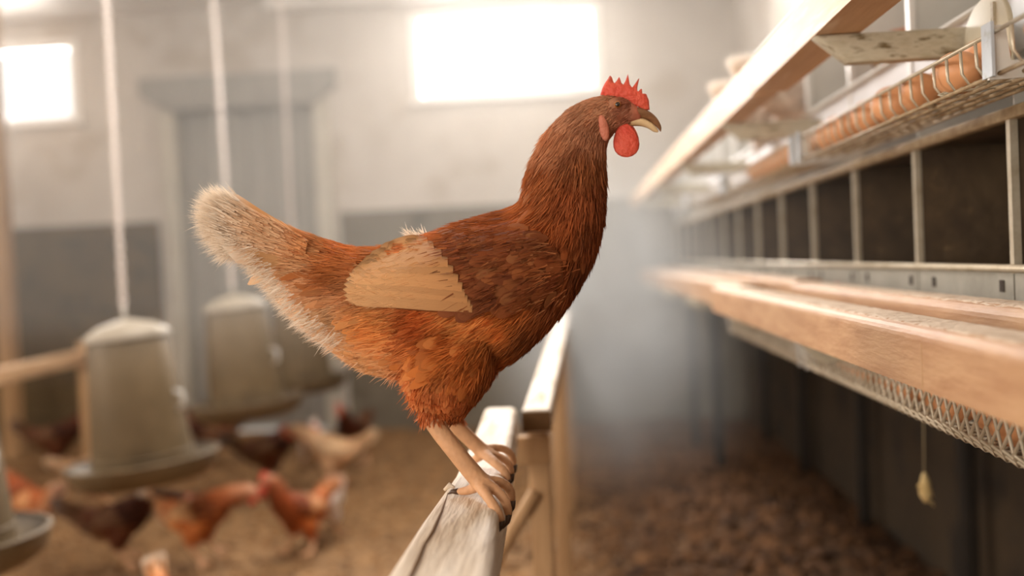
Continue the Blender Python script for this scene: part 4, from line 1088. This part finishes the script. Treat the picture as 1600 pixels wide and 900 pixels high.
def head_meshes():
    return [('comb', flat_shape(COMB, 0, 0.0045, 'comb', M_COMB)),
            ('wattle', blob(978, 219, 20, 27, -0.008, 5, -0.10, 'wattle', M_COMB, 0.25)), ('wattle', blob(982, 216, 16, 24, 0.009, 6, -0.05, 'wattle', M_COMB, 0.25)),
            ('earlobe', blob(943, 200, 8, 21, -0.0215, 5, -0.2, 'earlobe', M_LOBE)), ('earlobe', blob(943, 200, 8, 21, 0.0215, 5, -0.2, 'earlobe', M_LOBE)),
            ('upper_beak', loft_px([(982, 168, 990, 186, 14), (1000, 168, 1003, 186, 11), (1016, 175, 1014, 189, 8), (1027, 185, 1022, 195, 5), (1033, 197, 1029, 202, 2), (1033, 205, 1032, 206, .6)], 'upper_beak', M_BEAKTOP)),
            ('lower_beak', loft_px([(980, 184, 980, 198, 12), (1000, 184, 998, 197, 9.5), (1014, 189, 1011, 200, 7), (1024, 197, 1021, 206, 4), (1029, 204, 1028, 207, .8)], 'lower_beak', M_BEAKLOW)),
            ('eye', blob(965, 163, 5.4, 5.4, -0.0190, 3.6, 0, 'eye', M_IRIS)), ('eye', blob(965, 163, 5.4, 5.4, 0.0190, 3.6, 0, 'eye', M_IRIS)),
            ('pupil', blob(965, 163, 3.8, 3.8, -0.0210, 2.0, 0, 'pupil', M_EYE)), ('pupil', blob(965, 163, 3.8, 3.8, 0.0210, 2.0, 0, 'pupil', M_EYE))]
HEADM = head_meshes()

# ---- the large hen on the perch
rng = np.random.default_rng(11)
hen = empty('hen', (0, 0, 0), 'large russet brown hen with pale tail perched on the beam', 'hen')
hm = Matrix.Identity(4); org = CAM_C + CAM_F * HEN_D + CAM_R * HX0 + CAM_U * HZ0
for i in range(3): hm[i][0] = CAM_R[i]; hm[i][1] = CAM_F[i]; hm[i][2] = CAM_U[i]; hm[i][3] = org[i]
hen.matrix_world = hm
bme = arr_mesh('body', HV, HT, None, body_colours(HV), M_SKIN); body = link('body', bme, None, hen)
pl = make_plumage(9.0, rng, 60.0, 15.0)
o = link('plumage', arr_mesh('plumage', *merge(pl), M_FEATHER), None, hen); o['kind'] = 'stuff'; o['label'] = 'russet contour feathers and cream down'
for sd in (-1, 1):
    pts, T, bv = WSURF[sd]
    wc = np.tile(np.array(lin((150, 88, 48))), (len(pts), 1)); wu = np.zeros((len(pts), 2))
    wg = link('wing', arr_mesh('wing', pts, T, wu, wc, M_FEATHER), None, hen); wg['label'] = 'folded wing with rust coverts and buff flight feathers'
    md = wg.modifiers.new('s', 'SOLIDIFY'); md.thickness = 0.003
    cv = link('covert_feathers', arr_mesh('covert_feathers', *wing_coverts(pts, T, rng, 7.0, sd), M_FEATHER), None, wg); cv['kind'] = 'stuff'
    fb = link('flight_barbs', arr_mesh('flight_barbs', *flight_barbs(sd, rng, 420), M_FEATHER), None, wg); fb['kind'] = 'stuff'
    for a_ in flight_feathers(sd, rng):
        link('flight_feather', arr_mesh('flight_feather', *a_, M_FEATHER), None, wg)
tl = tail_feathers(rng)
for a_ in tl: link('tail_feather', arr_mesh('tail_feather', *a_, M_FEATHER), None, hen)
for nm, me in HEADM:
    if nm == 'pupil': continue
    o = link(nm, me, None, hen)
    if nm == 'eye':
        q = [m2 for n2, m2 in HEADM if n2 == 'pupil'][0 if me is [m2 for n2, m2 in HEADM if n2 == 'eye'][0] else 1]
        link('pupil', q, None, o)
claws = [((795, 803, -.078), (793, 816, -.078), (786, 826, -.078)), ((801, 782, -.046), (801, 794, -.046), (796, 804, -.046)), ((784, 813, -.102), (783, 824, -.102), (778, 833, -.102)), ((716, 768, -.047), (706, 768, -.045), (700, 772, -.045)),
         ((800, 740, .074), (800, 750, .074), (796, 758, .074)), ((804, 726, .106), (804, 736, .106), (801, 744, .106)), ((794, 750, .050), (793, 760, .050), (788, 768, .050))]
for c in claws:
    MBc = MB().tube([HL(*c[0]), HL(*c[1]), HL(*c[2])], [5 * S, 3.4 * S, .8 * S], 8)
    me = MBc.mesh('claw'); link('claw', me, M_CLAW, hen)

# ---- the flock: the same bird in other poses and coats
rng2 = np.random.default_rng(5)
low = make_plumage(3.2, rng2, 4.0, 2.0)
for sd in (-1, 1):
    pts, T, bv = WSURF[sd]; low.append(wing_coverts(pts, T, rng2, 3.0, sd)); low += flight_feathers(sd, rng2)
low += tail_feathers(rng2)
LOW = merge(low)
def bend(V, ang):
    if abs(ang) < 1e-6: return V
    pv = HL(835, 400); V = V.copy(); d = (V[:, 0] - pv[0]) * .45 + (V[:, 2] - pv[2]) * .89
    w_ = np.clip((d + 30 * S) / (190 * S), 0, 1); w_ = w_ * w_ * (3 - 2 * w_) * (V[:, 0] > pv[0] - 60 * S)
    a_ = ang * w_; x = V[:, 0] - pv[0]; z = V[:, 2] - pv[2]
    V[:, 0] = pv[0] + x * np.cos(a_) + z * np.sin(a_); V[:, 2] = pv[2] - x * np.sin(a_) + z * np.cos(a_); return V
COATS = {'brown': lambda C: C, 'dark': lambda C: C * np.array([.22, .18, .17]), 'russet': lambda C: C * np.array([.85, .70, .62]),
         'cream': lambda C: C * .25 + np.array(lin((218, 186, 146))) * .75, 'white': lambda C: C * .10 + np.array(lin((240, 232, 222))) * .90}
VAR = {}
def variant(coat, ang, sitting):
    key = (coat, ang, sitting)
    if key not in VAR:
        f_ = COATS[coat]; T = HT
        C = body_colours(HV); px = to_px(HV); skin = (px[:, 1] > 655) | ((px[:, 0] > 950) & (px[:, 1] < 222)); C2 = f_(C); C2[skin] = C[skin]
        if sitting:
            bad = px[:, 1] > 664; T = HT[~bad[HT].any(1)]
        ms = [('body', arr_mesh('body', bend(HV, ang), T, None, C2, M_SKIN)), ('plumage', arr_mesh('plumage', bend(LOW[0], ang), LOW[1], LOW[2], f_(LOW[3]), M_WFEATHER if coat == 'white' else M_FEATHER))]
        for nm, me in HEADM:
            if nm in ('earlobe', 'pupil'): continue
            m2 = me.copy(); v = np.zeros(len(m2.vertices) * 3); m2.vertices.foreach_get('co', v); m2.vertices.foreach_set('co', bend(v.reshape(-1, 3), ang).ravel()); m2.update(); ms.append((nm, m2))
        VAR[key] = ms
    return VAR[key]
def flock_hen(loc, yaw, label, coat='brown', ang=0.0, sitting=False, scale=.85, group='hens on the floor', lift=None, pitch=0.0):
    r = empty('hen', Vector(loc), label, 'hen', group)
    r.rotation_euler = (0, pitch, yaw); r.scale = (scale,) * 3
    for nm, me in variant(coat, ang, sitting):
        o = link(nm, me, None, r)
        o.location.z = 0.028 if not sitting else -0.075
        o.location.x = 0.03
        if nm == 'plumage': o['kind'] = 'stuff'
    return r
R_ = math.radians
def on_floor(px, py):
    p = on_plane(px, py, 2, 0.0); return Vector((p.x, p.y, floor_height(p.x, p.y)))
flock_hen(on_floor(318, 885), R_(-6), 'brown hen with pale tail walking to the right before the largest feeder', 'brown', R_(48), scale=.80)
flock_hen(on_floor(470, 868), R_(-118), 'brown hen with red comb facing the camera beside the walking hen', 'russet', R_(10), scale=.74)
flock_hen(on_floor(520, 768), R_(172), 'cream hen with raised tail facing left behind the red-combed hen', 'cream', R_(40), scale=.80)
flock_hen(on_floor(512, 835), R_(80), 'white hen seen from behind next to the red-combed hen', 'white', R_(60), scale=.62)
flock_hen(on_floor(488, 735), R_(95), 'white hen far back under the farthest feeder', 'white', R_(35), scale=.6)
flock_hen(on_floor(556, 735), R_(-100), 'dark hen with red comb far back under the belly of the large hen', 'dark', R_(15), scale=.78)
flock_hen(on_floor(48, 868), R_(150), 'dark russet hen beside the nearest feeder at the left edge', 'russet', R_(40), scale=.78)
flock_hen(on_floor(150, 790), R_(60), 'pale hen half hidden behind the tray of the largest feeder', 'cream', R_(55), scale=.75)
flock_hen(on_floor(262, 1040), R_(-60), 'pale-tailed hen cut off at the bottom edge of the picture', 'brown', R_(55), scale=.70)
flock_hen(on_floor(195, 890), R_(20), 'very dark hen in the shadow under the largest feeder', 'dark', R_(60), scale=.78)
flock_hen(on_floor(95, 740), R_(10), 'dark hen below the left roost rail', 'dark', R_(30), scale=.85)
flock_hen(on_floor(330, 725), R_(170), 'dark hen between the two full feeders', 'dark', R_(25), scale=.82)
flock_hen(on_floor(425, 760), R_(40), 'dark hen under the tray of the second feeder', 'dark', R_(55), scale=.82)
# in the nests
for (y, lb) in ((2.22, 'white hen stepping into the upper nests nearer the camera, tail over the rail'), (2.52, 'white hen farther along the upper rail, tail tip out')):
    flock_hen((0.500, y, Z(0.262)), R_(34), lb, 'white', R_(75), True, .66, 'hens in the upper nests')
flock_hen((0.745, 1.94, Z(0.27)), R_(192), 'brown hen sitting in the upper nest, head just under the upper rail', 'brown', R_(35), True, .6, 'hens in the upper nests')
flock_hen((0.66, 1.70, Z(0.23)), R_(185), 'brown hen with its head low in the upper nest below the bracket', 'brown', R_(65), True, .6, 'hens in the upper nests')
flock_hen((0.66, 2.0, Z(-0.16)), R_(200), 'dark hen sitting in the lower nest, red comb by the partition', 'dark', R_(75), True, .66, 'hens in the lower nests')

# ------------------------------------------------------------------ haze and smoke
def volume_mat(name, density, color, aniso, noise=False, rad=None):
    M = bpy.data.materials.new(name); M.use_nodes = True; nt = M.node_tree; N = nt.nodes; L_ = nt.links
    N.remove(N['Principled BSDF'])
    v = N.new('ShaderNodeVolumeScatter'); v.inputs['Color'].default_value = (*color, 1); v.inputs['Density'].default_value = density; v.inputs['Anisotropy'].default_value = aniso
    L_.new(v.outputs[0], N['Material Output'].inputs['Volume'])
    if noise:
        tc = N.new('ShaderNodeTexCoord')
        nz = N.new('ShaderNodeTexNoise'); nz.inputs['Scale'].default_value = 1.3; nz.inputs['Detail'].default_value = 3; nz.inputs['Distortion'].default_value = .6
        L_.new(tc.outputs['Object'], nz.inputs['Vector'])
        mr = N.new('ShaderNodeMapRange'); mr.inputs[1].default_value = .42; mr.inputs[2].default_value = .75; mr.inputs[3].default_value = 0; mr.inputs[4].default_value = 1
        L_.new(nz.outputs['Fac'], mr.inputs[0])
        ln = N.new('ShaderNodeVectorMath'); ln.operation = 'LENGTH'; L_.new(tc.outputs['Object'], ln.inputs[0])
        fo = N.new('ShaderNodeMapRange'); fo.interpolation_type = 'SMOOTHSTEP'; fo.inputs[1].default_value = 1.0; fo.inputs[2].default_value = .25; fo.inputs[3].default_value = 0; fo.inputs[4].default_value = 1
        L_.new(ln.outputs['Value'], fo.inputs[0])
        a_ = N.new('ShaderNodeMath'); a_.operation = 'ADD'; a_.inputs[1].default_value = .35; L_.new(mr.outputs[0], a_.inputs[0])
        b_ = N.new('ShaderNodeMath'); b_.operation = 'MULTIPLY'; L_.new(a_.outputs[0], b_.inputs[0]); L_.new(fo.outputs[0], b_.inputs[1])
        c_ = N.new('ShaderNodeMath'); c_.operation = 'MULTIPLY'; c_.inputs[1].default_value = density; L_.new(b_.outputs[0], c_.inputs[0])
        L_.new(c_.outputs[0], v.inputs['Density'])
    M.cycles.volume_step_rate = 3.0 if noise else 1.0
    return M
hz = MB().box(XL + 0.03, XR - 0.03, 1.35, YB - 0.08, 0.80, ZC - 0.06).build('dust_haze', volume_mat('dust_haze', 0.036, (.96, .92, .86), 0.35))
tag(hz, 'thin pale dust haze filling the back of the room', 'haze', kind='stuff')
sm_me = bpy.data.meshes.new('smoke_cloud'); bm = bmesh.new(); bmesh.ops.create_icosphere(bm, subdivisions=3, radius=1.0); bm.to_mesh(sm_me); bm.free()
smk = link('smoke_cloud', sm_me, volume_mat('smoke', 0.85, (.95, .91, .85), 0.2, True)); smk.location = (0.14, 3.6, 0.76); smk.scale = (0.60, 1.5, 0.72)
tag(smk, 'pale smoke drifting in front of the far nest boxes', 'smoke', kind='stuff')
